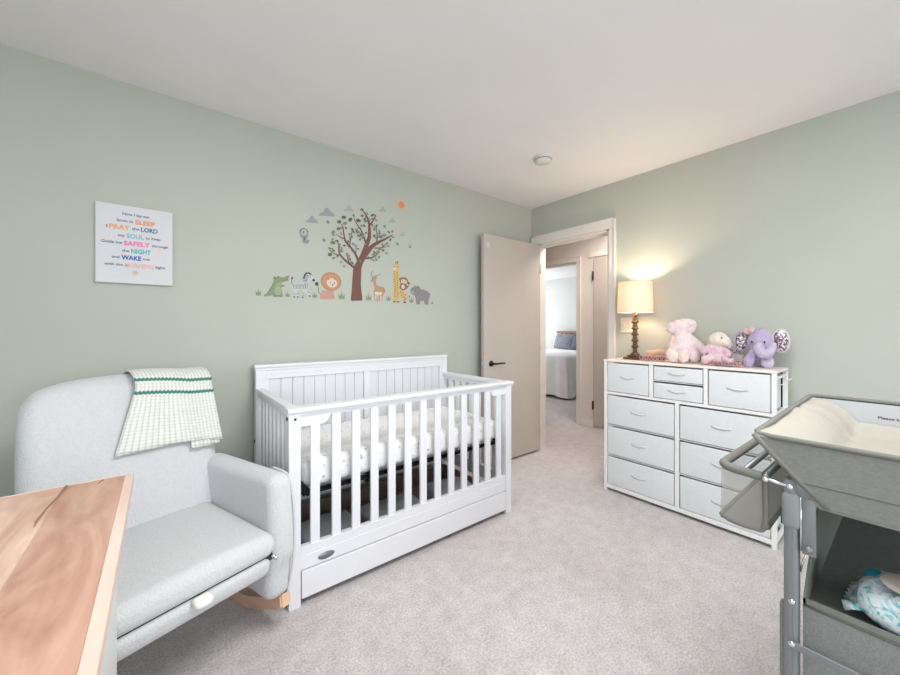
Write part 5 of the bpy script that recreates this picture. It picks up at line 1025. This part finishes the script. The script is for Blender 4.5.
# cream headed plush with pink skirt
e = toy('plush_toy', 2.78, .78, 'cream headed plush toy in a dusty pink dress, beside the tall pink toy')
bm = nb(); ball(bm, (0, 0, .152), (.064, .05, .044)); ball(bm, (.045, -.01, .14), (.034, .032, .032)); ball(bm, (-.03, 0, .145), (.04, .04, .036)); ball(bm, (.066, .0, .125), (.02, .018, .03))
remeshed('head', bm, pl_cream, e, .005, 4, .0025, 80)
bm = nb(); ball(bm, (-.015, .01, .075), (.062, .05, .06)); ball(bm, (-.045, .0, .105), (.036, .03, .03)); tube(bm, smooth_path([(-.05, 0, .10), (-.085, -.01, .09), (-.1, -.02, .085)], 4), .024, 12); ball(bm, (-.102, -.02, .083), .025)
tube(bm, smooth_path([(-.02, 0, .06), (-.06, -.035, .04), (-.085, -.05, .03)], 4), .026, 12); ball(bm, (-.09, -.052, .03), .028); tube(bm, [(.03, -.01, .09), (.06, -.03, .07)], .022, 12); ball(bm, (.062, -.03, .068), .022)
ball(bm, (.01, -.02, .03), (.06, .05, .03))
remeshed('body', bm, pl_rose, e, .006, 4, .003, 70)
for x in (.02,): 
    bm = nb(); ball(bm, (x, -.05, .162), .005, seg=12); obj('eye', bm, bead_black, e, True)
ruffle('skirt_ruffle', e, [(-.05, -.05, .0), (.0, -.07, .005), (.05, -.06, .01)], .012, 7, [ruffle_pink])
# small pale doll / bunny
e = toy('plush_toy', 2.85, .715, 'small off-white plush toy squeezed in behind, just left of the elephant')
bm = nb(); ball(bm, (0, 0, .085), (.042, .036, .042)); ball(bm, (.01, .01, .035), (.05, .04, .035)); ball(bm, (.035, -.02, .045), (.03, .025, .03)); ball(bm, (-.03, .01, .12), (.014, .01, .022)); ball(bm, (.022, .01, .125), (.014, .01, .022))
remeshed('body', bm, pl_grey, e, .005, 4, .002, 80)
for x in (-.012, .012):
    bm = nb(); ball(bm, (x, -.036, .088), .0045, seg=10); obj('eye', bm, bead_black, e, True)
bm = nb(); ball(bm, (0, -.038, .076), (.006, .004, .004), seg=10); obj('nose', bm, ruffle_dark, e, True)
# lilac elephant
e = toy('plush_elephant', 2.80, .58, 'lilac plush elephant with sparkly grey ears, rightmost toy on the dresser')
bm = nb()
ball(bm, (0, .01, .14), (.076, .068, .078)); ball(bm, (.01, -.03, .105), (.05, .045, .045))
ball(bm, (.0, .03, .06), (.066, .06, .06))
tube(bm, smooth_path([(-.03, -.02, .085), (-.055, -.04, .05), (-.066, -.05, .025)], 4), [.028]*5+[.031]*4, 14); ball(bm, (-.067, -.052, .028), .031)
remeshed('body', bm, pl_lilac, e, .005, 4, .002, 80)
bm = nb(); tube(bm, smooth_path([(-.005, -.045, .115), (.002, -.085, .088), (.03, -.105, .080), (.060, -.105, .094), (.072, -.10, .122)], 5), [.034]*4+[.030]*5+[.025]*6+[.022]*6, 14); ball(bm, (.072, -.10, .122), .022); remeshed('trunk', bm, pl_lilac2, e, .005, 3, .002, 80)
bm = nb(); ball(bm, (.042, -.052, .034), (.04, .034, .036)); ball(bm, (.03, -.01, .045), (.03, .04, .03)); remeshed('foot', bm, pl_lilac2, e, .005, 4, .002, 80)
for s, c, rx, rz in ((-1, (-.108, .01, .145), .040, .055), (1, (.118, .01, .15), .045, .062)):
    M3 = Matrix.Rotation(s*R(-8), 3, 'Y')
    bm = nb(); ball(bm, c, (rx+.008, .014, rz+.008), M3); ball(bm, (c[0]-s*.04, .012, c[2]), (.03, .014, .035)); ear = remeshed('ear', bm, pl_rim if s > 0 else pl_lilac, e, .005, 3, .001, 70)
    bm = nb(); ball(bm, (c[0], c[1]-.009, c[2]), (rx*.92, .009, rz*.95), M3); obj('ear_lining', bm, glitter, ear, True, label='sparkly grey ear lining')
for x in (-.046, .026):
    bm = nb(); ball(bm, (x, -.058, .142), .006, seg=12); obj('eye', bm, bead_black, e, True)
bm = nb(); ball(bm, (-.078, -.03, .2), (.022, .012, .016), rotz(R(25))); ball(bm, (-.048, -.03, .208), (.02, .012, .016), rotz(R(-25))); ball(bm, (-.062, -.036, .205), (.009, .009, .009))
obj('bow', bm, ruffle_pink, e, True, label='pale pink bow')
# floral ruffled blankets
e = toy('ruffled_blanket', 2.74, .69, 'floral pink ruffled blanket bunched in front of the small toy and the elephant', 'blanket', '')
ruffle('ruffle', e, [(-.09, -.03, .002), (-.04, -.035, .004), (.0, -.04, .002), (.05, -.04, .002)], .013, 9, [ruffle_pink])
bm = nb(); rbox(bm, -.085, .03, -.012, .02, 0, .022, .01, 5, lambda x, y, z: (x, y, z*(1+.3*math.sin(x*90)))); obj('blanket_fold', bm, ruffle_dark, e, True)
bm = nb(); rbox(bm, -.075, -.0, -.01, .03, .02, .05, .014, 5, lambda x, y, z: (x, y+.1*x, z+.006*math.sin(x*70))); obj('blanket_roll', bm, pl_rose, e, True)
e = toy('rolled_blanket', 2.79, 1.165, 'rolled peach blanket with curly pink frill, between the lamp and the pink toy', 'blanket', '')
bm = nb(); rbox(bm, -.07, .08, -.02, .035, .035, .075, .018, 6, lambda x, y, z: (x, y, z+.006*math.sin(x*50))); rbox(bm, -.06, .075, -.015, .04, 0, .04, .015, 4)
obj('blanket_roll', bm, peach_cloth, e, True)
ruffle('ruffle', e, [(-.105, -.05, .002), (-.06, -.055, .002), (.0, -.06, .002), (.07, -.06, .002)], .02, 7, [ruffle_pink], .014)
bm = nb(); rbox(bm, -.09, .07, -.03, .0, 0, .028, .01, 6); obj('blanket_fold', bm, ruffle_dark, e, True)
# ------------------------------------------------------------------ changing table
def build_changing():
    NX, FX = 1.035, 1.735
    YL, YR = .225, -.62                     # left rim end, right rim end (out of frame)
    ZR, ZM, ZB = .976, .893, .853          # rim, seam, tray bottom
    YM, YB = .150, .118                    # slanted left end at seam / bottom height
    e = empty('changing_table', (NX, YL, 0), label='grey folding baby changing table with fabric tray and mesh side basket', cat='changing table')
    o = Vector((NX, YL, 0))
    def A(x, y, z): return (x-NX, y-YL, z)
    # fabric tray
    tr = empty('tray'); tr.parent = e
    bm = nb(); t = .006
    def shell(x0, x1, prof, mi=0):
        # prof: list of (y_left, y_right, z) outer, builds a ring wall
        rings = []
        for (yl, yr, z) in prof:
            dz = .008 if z > .95 else 0
            rings.append([bm.verts.new(A(*q)) for q in ((x0, yl, z), (x1, yl, z+dz), (x1, yr, z+dz), (x0, yr, z))])
        for i in range(len(rings)-1):
            for j in range(4): bm.faces.new((rings[i][j], rings[i][(j+1) % 4], rings[i+1][(j+1) % 4], rings[i+1][j])).material_index = mi
        return rings
    r = shell(NX, FX, [(YL, YR, ZR), (YM, YR+.09, ZM), (YB, YR+.12, ZB)])
    bm.faces.new(r[-1])
    ob = obj('fabric_shell', bm, tray_fabric, tr); md = ob.modifiers.new('t', 'SOLIDIFY'); md.thickness = .006; md.offset = -1
    bm = nb()
    rim = [(NX, YL, ZR), (FX, YL, ZR+.008), (FX, YR, ZR+.008), (NX, YR, ZR)]
    P = []
    for i in range(4):
        a = Vector(rim[i]); p = Vector(rim[i-1]); n = Vector(rim[(i+1) % 4])
        P += [a+(p-a).normalized()*.03, a+(p-a).normalized()*.008+(n-a).normalized()*.008, a+(n-a).normalized()*.03]
    tube(bm, [A(*q) for q in P], .006, 10, closed=True)
    obj('rim', bm, tray_trim, tr, True)
    bm = nb()
    tube(bm, [A(NX-.001, YL, ZR), A(NX-.001, YM, ZM), A(NX-.001, YB-.01, ZB)], .006, 8)
    tube(bm, [A(NX-.002, YM, ZM), A(NX-.002, YR+.09, ZM+.006)], .003, 6)
    tube(bm, [A(NX-.001, YB, ZB), A(NX-.001, YR+.12, ZB)], .003, 6)
    obj('piping', bm, tray_trim, tr, True)
    # white inner liner with printed warning
    bm = nb()
    box(bm, FX-NX-.012, FX-NX-.007, YR+.01-YL, -.02, ZM+.005, ZR+.002)
    obj('liner', bm, liner_white, tr)
    M = Matrix.Translation(A(FX-.0125, .075, .934)) @ Matrix.Rotation(R(-90), 4, 'Z') @ Matrix.Rotation(R(90), 4, 'X')
    text_mesh([('Please keep', 0, 0, .011, .0002, 0, .062)], 'printed_text', tr, M, [flat('ink_black', (60, 60, 62))])
    # changing pad: thing of its own
    pe = empty('changing_pad', (NX, YL, 0), label='cream contoured changing pad lying in the grey tray', cat='changing pad')
    bm = nb(); rows = []
    nx, ny = 110, 60
    xa, xb, ya, yb = .010, FX-NX-.016, -.004, YR-YL+.11
    for i in range(nx+1):
        u = i/nx; x = xa+(xb-xa)*u; row = []
        for j in range(ny+1):
            v = (j/ny)**1.6; y = ya+(yb-ya)*v
            dl = -y                                  # distance from left rim
            end = max(0, 1-dl/.19)
            end = max(0, 1-dl/.10)
            z = .886 + (.088*max(0, 1-(dl/.105)**1.7)**.75 if dl < .105 else 0)
            side = max(0, 1-min(x, (xb-x)*1.5)/.12); z += .030*side**1.5*(1-end*.85)
            if dl < .105: z += .006*math.sin(min(1, dl/.105)*PI)*math.sin(PI*min(1, abs(u-.68)/.3))
            cr = abs(x-.46-.7*dl); 
            if dl < .105: z -= .022*math.exp(-(cr/.009)**2)*min(1, (dl+.02)/.05); z += .005*math.exp(-((cr-.05)/.04)**2)
            z += noise.noise(Vector((x*9, y*9, 0)))*.004
            z = min(z, .980)
            yy = y if v > 0 else y+.0
            row.append(bm.verts.new((x, yy, z)))
        rows.append(row)
    for i in range(nx):
        for j in range(ny): f = bm.faces.new((rows[i][j], rows[i][j+1], rows[i+1][j+1], rows[i+1][j])); f.smooth = True
    # skirt down to the tray bottom
    ring = [rows[i][0] for i in range(nx+1)]+[rows[nx][j] for j in range(1, ny+1)]+[rows[i][ny] for i in range(nx-1, -1, -1)]+[rows[0][j] for j in range(ny-1, 0, -1)]
    low = []
    for v in ring:
        y = v.co.y; z = max(ZB+.012, min(v.co.z-.03, ZB+.012))
        y2 = min(y, -.10) if y > -.10 else y
        low.append(bm.verts.new((min(max(v.co.x, xa), xb), y2, z)))
    n = len(ring)
    for i in range(n): bm.faces.new((ring[i], ring[(i+1) % n], low[(i+1) % n], low[i]))
    bm.faces.new(low)
    obj('pad_cover', bm, pad_cream, pe, True, angle=60)
    # legs
    LY = .165
    for (x, y) in ((NX, LY), (FX-.035, LY), (NX, YR+.08), (FX-.035, YR+.08)):
        lg = None
        bm = nb(); box(bm, x-NX+.002, x-NX+.030, y-.0125-YL, y+.0115-YL, 0, .80, .007, seg=3)
        box(bm, x-NX, x-NX+.003, y-.004-YL, y+.002-YL, .02, .80)
        lg = obj('leg', bm, frame_grey, e, True, angle=40)
        bm = nb(); box(bm, x-NX-.002, x-NX+.034, y-.0155-YL, y+.0145-YL, .79, .866, .009, seg=3); box(bm, x-NX+.002, x-NX+.03, y-.010-YL, y+.012-YL, .855, .893, .007, seg=3)
        obj('leg_sleeve', bm, frame_grey2, lg, True, angle=40)
        bm = nb()
        for z in (.878, .640, .552):
            ball(bm, (x-NX-.002, y-(.0 if z > .8 else .003)-YL, z), (.004, .006, .006), seg=12)
        obj('rivet', bm, chrome, lg, True)
        bm = nb(); box(bm, x-NX-.004, x-NX+.036, y-.018-YL, y+.016-YL, 0, .03, .006); obj('foot_cap', bm, dark_gap, lg)
    # folding strut hanging beside the near leg
    bm = nb()
    v = box(bm, 0, .005, -.0105, .0105, 0, .115, .0015)
    bmesh.ops.transform(bm, matrix=Matrix.Translation(A(NX+.004, .137, .745)), verts=v)
    v = box(bm, 0, .005, -.0095, .0095, 0, .05, .0015)
    bmesh.ops.transform(bm, matrix=Matrix.Translation(A(NX+.005, .139, .85)) @ Matrix.Rotation(R(-28), 4, 'X'), verts=v)
    ball(bm, A(NX+.002, .137, .758), (.005, .007, .007), seg=14)
    obj('folding_strut', bm, frame_grey, e, True, angle=40)
    bm = nb(); tube(bm, [A(NX+.004, .1495, .86), A(NX+.004, .149, .80), A(NX+.004, .149, .75)], .0018, 6); tube(bm, [A(NX+.006, .14, .75), A(NX+.008, .147, .725), A(NX+.02, .152, .70)], .0018, 6)
    obj('strut_wire', bm, chrome, e)
    # long bars joining the legs
    bm = nb()
    v = box(bm, -.004, .0, 0, .66, -.0075, .0075, .0015)
    bmesh.ops.transform(bm, matrix=Matrix.Translation(A(NX, LY-.004-.66, .552)), verts=v)
    obj('cross_bar', bm, frame_grey, e)
    bm = nb(); box(bm, FX-NX-.001, FX-NX+.003, YR+.08-YL, LY-YL, .545, .56, .0015); obj('cross_bar', bm, frame_grey, e)
    bm = nb(); tube(bm, [A(NX+.016, LY, .873), A(FX-.02, LY, .873)], .008, 10); tube(bm, [A(NX+.016, YR+.08, .873), A(FX-.02, YR+.08, .873)], .008, 10); obj('top_bar', bm, frame_grey, e, True)
    # lower fabric shelf bin
    sh = empty('fabric_shelf'); sh.parent = e
    sx0, sx1, sy0, sy1 = NX+.034, FX-.045, YR+.06, .176
    bm = nb(); n = .004
    box(bm, sx0-NX, sx0-NX+n, sy0-YL, .150-YL, .625, .640); box(bm, sx0-NX, sx1-NX, sy0-YL, sy0+n-YL, .42, .68)
    obj('front_hem', bm, shelf_fabric, sh)
    bm = nb(); box(bm, sx0-NX-.002, sx0-NX+.002, sy0-YL, .150-YL, .43, .624); obj('mesh_front', bm, mesh_dense, sh)
    bm = nb(); tube(bm, [A(sx0-.001, .150, .626), A(sx0-.001, sy0, .626)], .003, 6); tube(bm, [A(sx0-.001, .150, .43), A(sx0-.001, sy0, .43)], .003, 6); obj('piping', bm, tray_trim, sh, True)
    bm = nb()
    box(bm, sx0-NX, sx1-NX, sy0-YL, .150-YL, .612, .617)                      # shelf floor
    box(bm, sx1-NX, sx1-NX+n, sy0-YL, .150-YL, .43, .83)                      # back panel
    # left end panel rising towards the back
    prism(bm, [(sx0-NX, .43), (sx0-NX, .64), (sx0-NX+.05, .69), (sx0-NX+.20, .80), (sx1-NX, .83), (sx1-NX, .43)], 'y', .146-YL, .150-YL)
    obj('shelf_body', bm, shelf_fabric, sh)
    bm = nb(); box(bm, .012, .030, .172-YL, .184-YL, .04, .622, .002)
    obj('side_pocket', bm, tray_fabric, e)
    # side basket
    bk = empty('side_basket'); bk.parent = e
    bx0, bx1, by0, by1, bz0, bz1 = NX+.004, 1.60, .207, .288, .768, .884
    bm = nb(); rr = .03
    cr_ = .032
    path = [(bx0, by0+.005, bz1), (bx0, by1-cr_, bz1+.002)] + [(bx0+cr_-cr_*math.cos(t*PI/16), by1-cr_+cr_*math.sin(t*PI/16), bz1+.003) for t in range(1, 9)] + [(bx1-.03, by1, bz1), (bx1, by1-.02, bz1), (bx1, by0, bz1)]
    tube(bm, [A(*q) for q in path], .0100, 12); obj('basket_rim', bm, tray_trim, bk, True)
    bm = nb()
    for yy in (by0, .247): tube(bm, [A(bx0+.003, yy, bz1-.002), A(bx1, yy, bz1-.002)], .0065, 10)
    obj('basket_bar', bm, frame_grey, bk, True)
    bm = nb(); tube(bm, [A(bx0-.002, by0+.012, bz1-.001), A(bx0-.002, LY, bz1-.006)], .0042, 10); ball(bm, A(bx0-.008, by0-.003, bz1-.002), .0065, seg=12); obj('basket_hinge', bm, chrome, bk, True)
    bm = nb()
    q = smooth_path([A(bx0+.004, by1-.004, bz0+.003), A(bx0, by1-.02, bz0-.003), A(bx0, by0+.02, bz0-.004), A(bx0, by0, bz0+.01), A(bx0, by0, bz1-.004)], 6); tube(bm, q, .005, 8)
    tube(bm, [A(bx0+.004, by1-.004, bz0+.003), A(bx0+.012, by1+.001, bz0), A(bx0+.04, by1+.002, bz0), A(bx1, by1+.002, bz0)], .005, 8); tube(bm, [A(bx0, by0, bz0+.01), A(bx0+.02, by0, bz0), A(bx1, by0, bz0)], .0065, 8)
    obj('binding', bm, tray_trim, bk, True)
    bm = nb()
    def q4(*p): bm.faces.new([bm.verts.new(A(*v)) for v in p])
    q4((bx0, by0, bz0), (bx0, by1, bz0), (bx0, by1-.01, bz1), (bx0, by0, bz1)); q4((bx0, by1, bz0), (bx1, by1, bz0), (bx1, by1-.002, bz1), (bx0, by1-.002, bz1))
    q4((bx1, by0, bz0), (bx1, by1, bz0), (bx1, by1, bz1), (bx1, by0, bz1)); q4((bx0, by0, bz0), (bx1, by0, bz0), (bx1, by0, bz1), (bx0, by0, bz1))
    obj('basket_net', bm, mesh_net, bk)
    bm = nb(); box(bm, bx0-NX, bx1-NX, by0-YL, by1-YL, bz0-.004, bz0); obj('basket_floor', bm, tray_fabric, bk)
build_changing()

# pack of wipes on the shelf
def build_wipes():
    e = empty('wipes_pack', (1.163, -.05, .6175), R(-4), label='crinkled teal and white pack of baby wipes on the lower shelf', cat='wipes pack')
    def fw(x, y, z):
        end = max(0, (abs(y)-.085)/.045)
        k = 1-.35*min(1, end)
        zz = .045+(z-.045)*k
        nn = noise.noise(Vector((x*30, y*30, z*30)))*.007
        return (x*(1+.0*end)+nn*.6, y+nn*.4, max(.001, zz+nn+(0 if z < .05 else .004*math.sin(y*60))))
    bm = nb(); rbox(bm, -.072, .072, -.125, .125, 0, .078, .028, 22, fw); obj('film_bag', bm, wipes_film, e, True)
    bm = nb(); lathe(bm, [(.0, .004), (.05, .004), (.054, .002), (.056, -.004)], seg=36, cap=False)
    bmesh.ops.transform(bm, matrix=Matrix.Translation((.0, .035, .080)) @ Matrix.Diagonal((.85, 1.15, 1, 1)), verts=bm.verts); obj('lid', bm, plate_white, e, True, label='white oval lid')
    bm = nb(); rows = []
    for i in range(15):
        x = -.062+.124*i/14; k = .006*(1 if i % 2 else -1)
        rows.append([bm.verts.new((x, .105, .030+k*.3)), bm.verts.new((x*1.06, .128, .026+k)), bm.verts.new((x*1.08, .142+k*.6, .020+k*1.3))])
    for p, q in zip(rows, rows[1:]):
        for j in range(2): bm.faces.new((p[j], q[j], q[j+1], p[j+1]))
    o = obj('seal_fin', bm, wipes_film, e, True); md = o.modifiers.new('t', 'SOLIDIFY'); md.thickness = .002
    bm = nb(); ball(bm, (.040, .108, .046), (.032, .022, .026), seg=18); obj('end_label', bm, teal, e, True, label='bright teal end panel')
    bm = nb(); box(bm, -.077, -.073, -.06, -.03, .04, .047, .001); obj('printed_mark', bm, bead_black, e)
build_wipes()

# ------------------------------------------------------------------ bedroom seen through the doorway
def build_bed():
    X0, X1, Y0, Y1 = 5.5, 7.48, 3.76, 5.3
    e = empty('bed', (X0, Y0, 0), label='bed with white bedspread and brown headboard in the far bedroom', cat='bed')
    W, D = X1-X0, Y1-Y0
    bm = nb(); box(bm, W-.02, W+.04, -.02, D+.02, 0, 1.02, .01); box(bm, W-.03, W+.05, -.04, D+.04, 1.10, 1.16, .01)
    for i in range(12): box(bm, W, W+.02, i*D/12+.03, i*D/12+.06, 1.0, 1.12)
    obj('headboard', bm, head_wood, e)
    bm = nb(); box(bm, .03, W-.02, .03, D-.03, .12, .32); 
    for x in (.06, W-.1):
        for y in (.05, D-.1): box(bm, x, x+.05, y, y+.05, 0, .13)
    obj('bed_base', bm, head_wood, e)
    bm = nb(); rbox(bm, .02, W-.03, .02, D-.02, .32, .66, .06, 8); obj('mattress', bm, sheet_white, e, True)
    # bedspread with hanging folds
    bm = nb(); loops = []
    def per(off, n=120):
        pts = []
        x0, x1, y0, y1 = -off, W*.98, -off, D+off
        segs = [((x1, y0), (x0, y0)), ((x0, y0), (x0, y1)), ((x0, y1), (x1, y1))]
        for (a, b) in segs:
            for i in range(n//3):
                f = i/(n//3); pts.append((a[0]+(b[0]-a[0])*f, a[1]+(b[1]-a[1])*f))
        pts.append((x1, y1)); return pts
    for (off, z, wv) in ((-.06, .735, 0), (-.01, .725, 0), (.025, .69, .004), (.04, .58, .012), (.055, .40, .02), (.075, .22, .028), (.09, .06, .034)):
        L = []
        for i, (x, y) in enumerate(per(off)):
            s = math.sin(i*1.05)*wv+math.sin(i*.43)*wv*.8
            nx = -1 if 40 <= i < 80 else 0; ny = -1 if i < 40 else (1 if i >= 80 else 0)
            cz = .05*math.exp(-((i-40)/5.)**2) if z < .5 else 0
            L.append(bm.verts.new((x+nx*s-(.06*math.exp(-((i-40)/4.)**2) if z < .5 else 0), y+ny*s-(.05*math.exp(-((i-40)/4.)**2) if z < .5 else 0), z - cz*.6)))
        loops.append(L)
    for a, b in zip(loops, loops[1:]):
        for i in range(len(a)-1): f = bm.faces.new((a[i], a[i+1], b[i+1], b[i])); f.smooth = True
    bm.faces.new(loops[0])
    obj('bedspread', bm, sheet_white, e, True)
    for i, (y, m, lab) in enumerate(((.33, pillow_grey, 'grey patterned pillow leaning on the bedroom headboard, nearer the doorway edge'), (.83, pillow_dark, 'dark grey pillow leaning on the bedroom headboard'), (1.33, pillow_grey, 'grey pillow at the far side of the bedroom bed'))):
        p = empty('pillow', (X1-.16-(.0 if i != 1 else .05), Y0+y, .74), label=lab, cat='pillow', group='pillows on the far bed')
        bm = nb()
        def fp(a, b, c):
            u, v = b/.26, (c-.18)/.18
            k = max(.15, (1-abs(u)**3)*(1-abs(v)**3))
            return (a*k+.0+(c)*.35, b*(1+.04*u*u), c*.92+.015)
        rbox(bm, -.09, .09, -.238, .238, 0, .36, .05, 10, fp)
        obj('pillow_cover', bm, m, p, True)
build_bed()

# ------------------------------------------------------------------ light
def area(name, loc, rot, sx, sy, power, col, spread=180):
    l = bpy.data.lights.new(name, 'AREA'); l.shape = 'RECTANGLE'; l.size = sx; l.size_y = sy; l.energy = power; l.color = col; l.spread = R(spread)
    o = bpy.data.objects.new(name, l); o.location = loc; o.rotation_euler = rot; link(o); return o
area('window_light', (XW+.03, -.5, 1.43), (0, R(-70), 0), 1.3, 2.1, 30, (.9, .96, 1.0))
area('window_light', (.65, YS+.03, 1.43), (R(70), 0, 0), 2.4, 1.3, 66, (.92, .96, 1.0))
area('bedroom_window_light', (6.2, 6.3, 1.5), (R(-90), 0, 0), 2.2, 1.6, 55, (.95, .98, 1.0))
area('hall_ceiling_light', (3.6, 1.9, 2.40), (0, 0, 0), .5, .5, 20, (1.0, .89, .80))
area('nursery_fill_light', (.9, .2, 2.41), (0, 0, 0), 1.1, 1.1, 44, (1, .99, .985))  # added overhead fill out of view, brightens floor and seat; no fixture modelled
l = bpy.data.lights.new('bulb_light', 'POINT'); l.energy = 12; l.color = (1.0, .82, .62); l.shadow_soft_size = .03
o = bpy.data.objects.new('bulb_light', l); o.location = (2.80, 1.312, DT+.49); link(o)
w = bpy.data.worlds.new('world'); bpy.context.scene.world = w; w.use_nodes = True
nt = w.node_tree; bg = nt.nodes['Background']
sky = nt.nodes.new('ShaderNodeTexSky'); sky.sky_type = 'NISHITA'; sky.sun_disc = False; sky.sun_elevation = R(40)
nt.links.new(sky.outputs[0], bg.inputs[0]); bg.inputs[1].default_value = .15

# ------------------------------------------------------------------ camera
cd = bpy.data.cameras.new('camera'); cam = bpy.data.objects.new('camera', cd); link(cam)
cam.location = (0, 0, 1.208); cam.rotation_euler = (R(90), 0, R(51.8-90))
cd.sensor_width = 36; cd.lens = 368/900*36; cd.shift_y = -8.5/900; cd.clip_start = .02
bpy.context.scene.camera = cam
sc = bpy.context.scene
sc.view_settings.view_transform = 'Standard'; sc.view_settings.look = 'None'; sc.view_settings.exposure = .1; sc.view_settings.gamma = 1
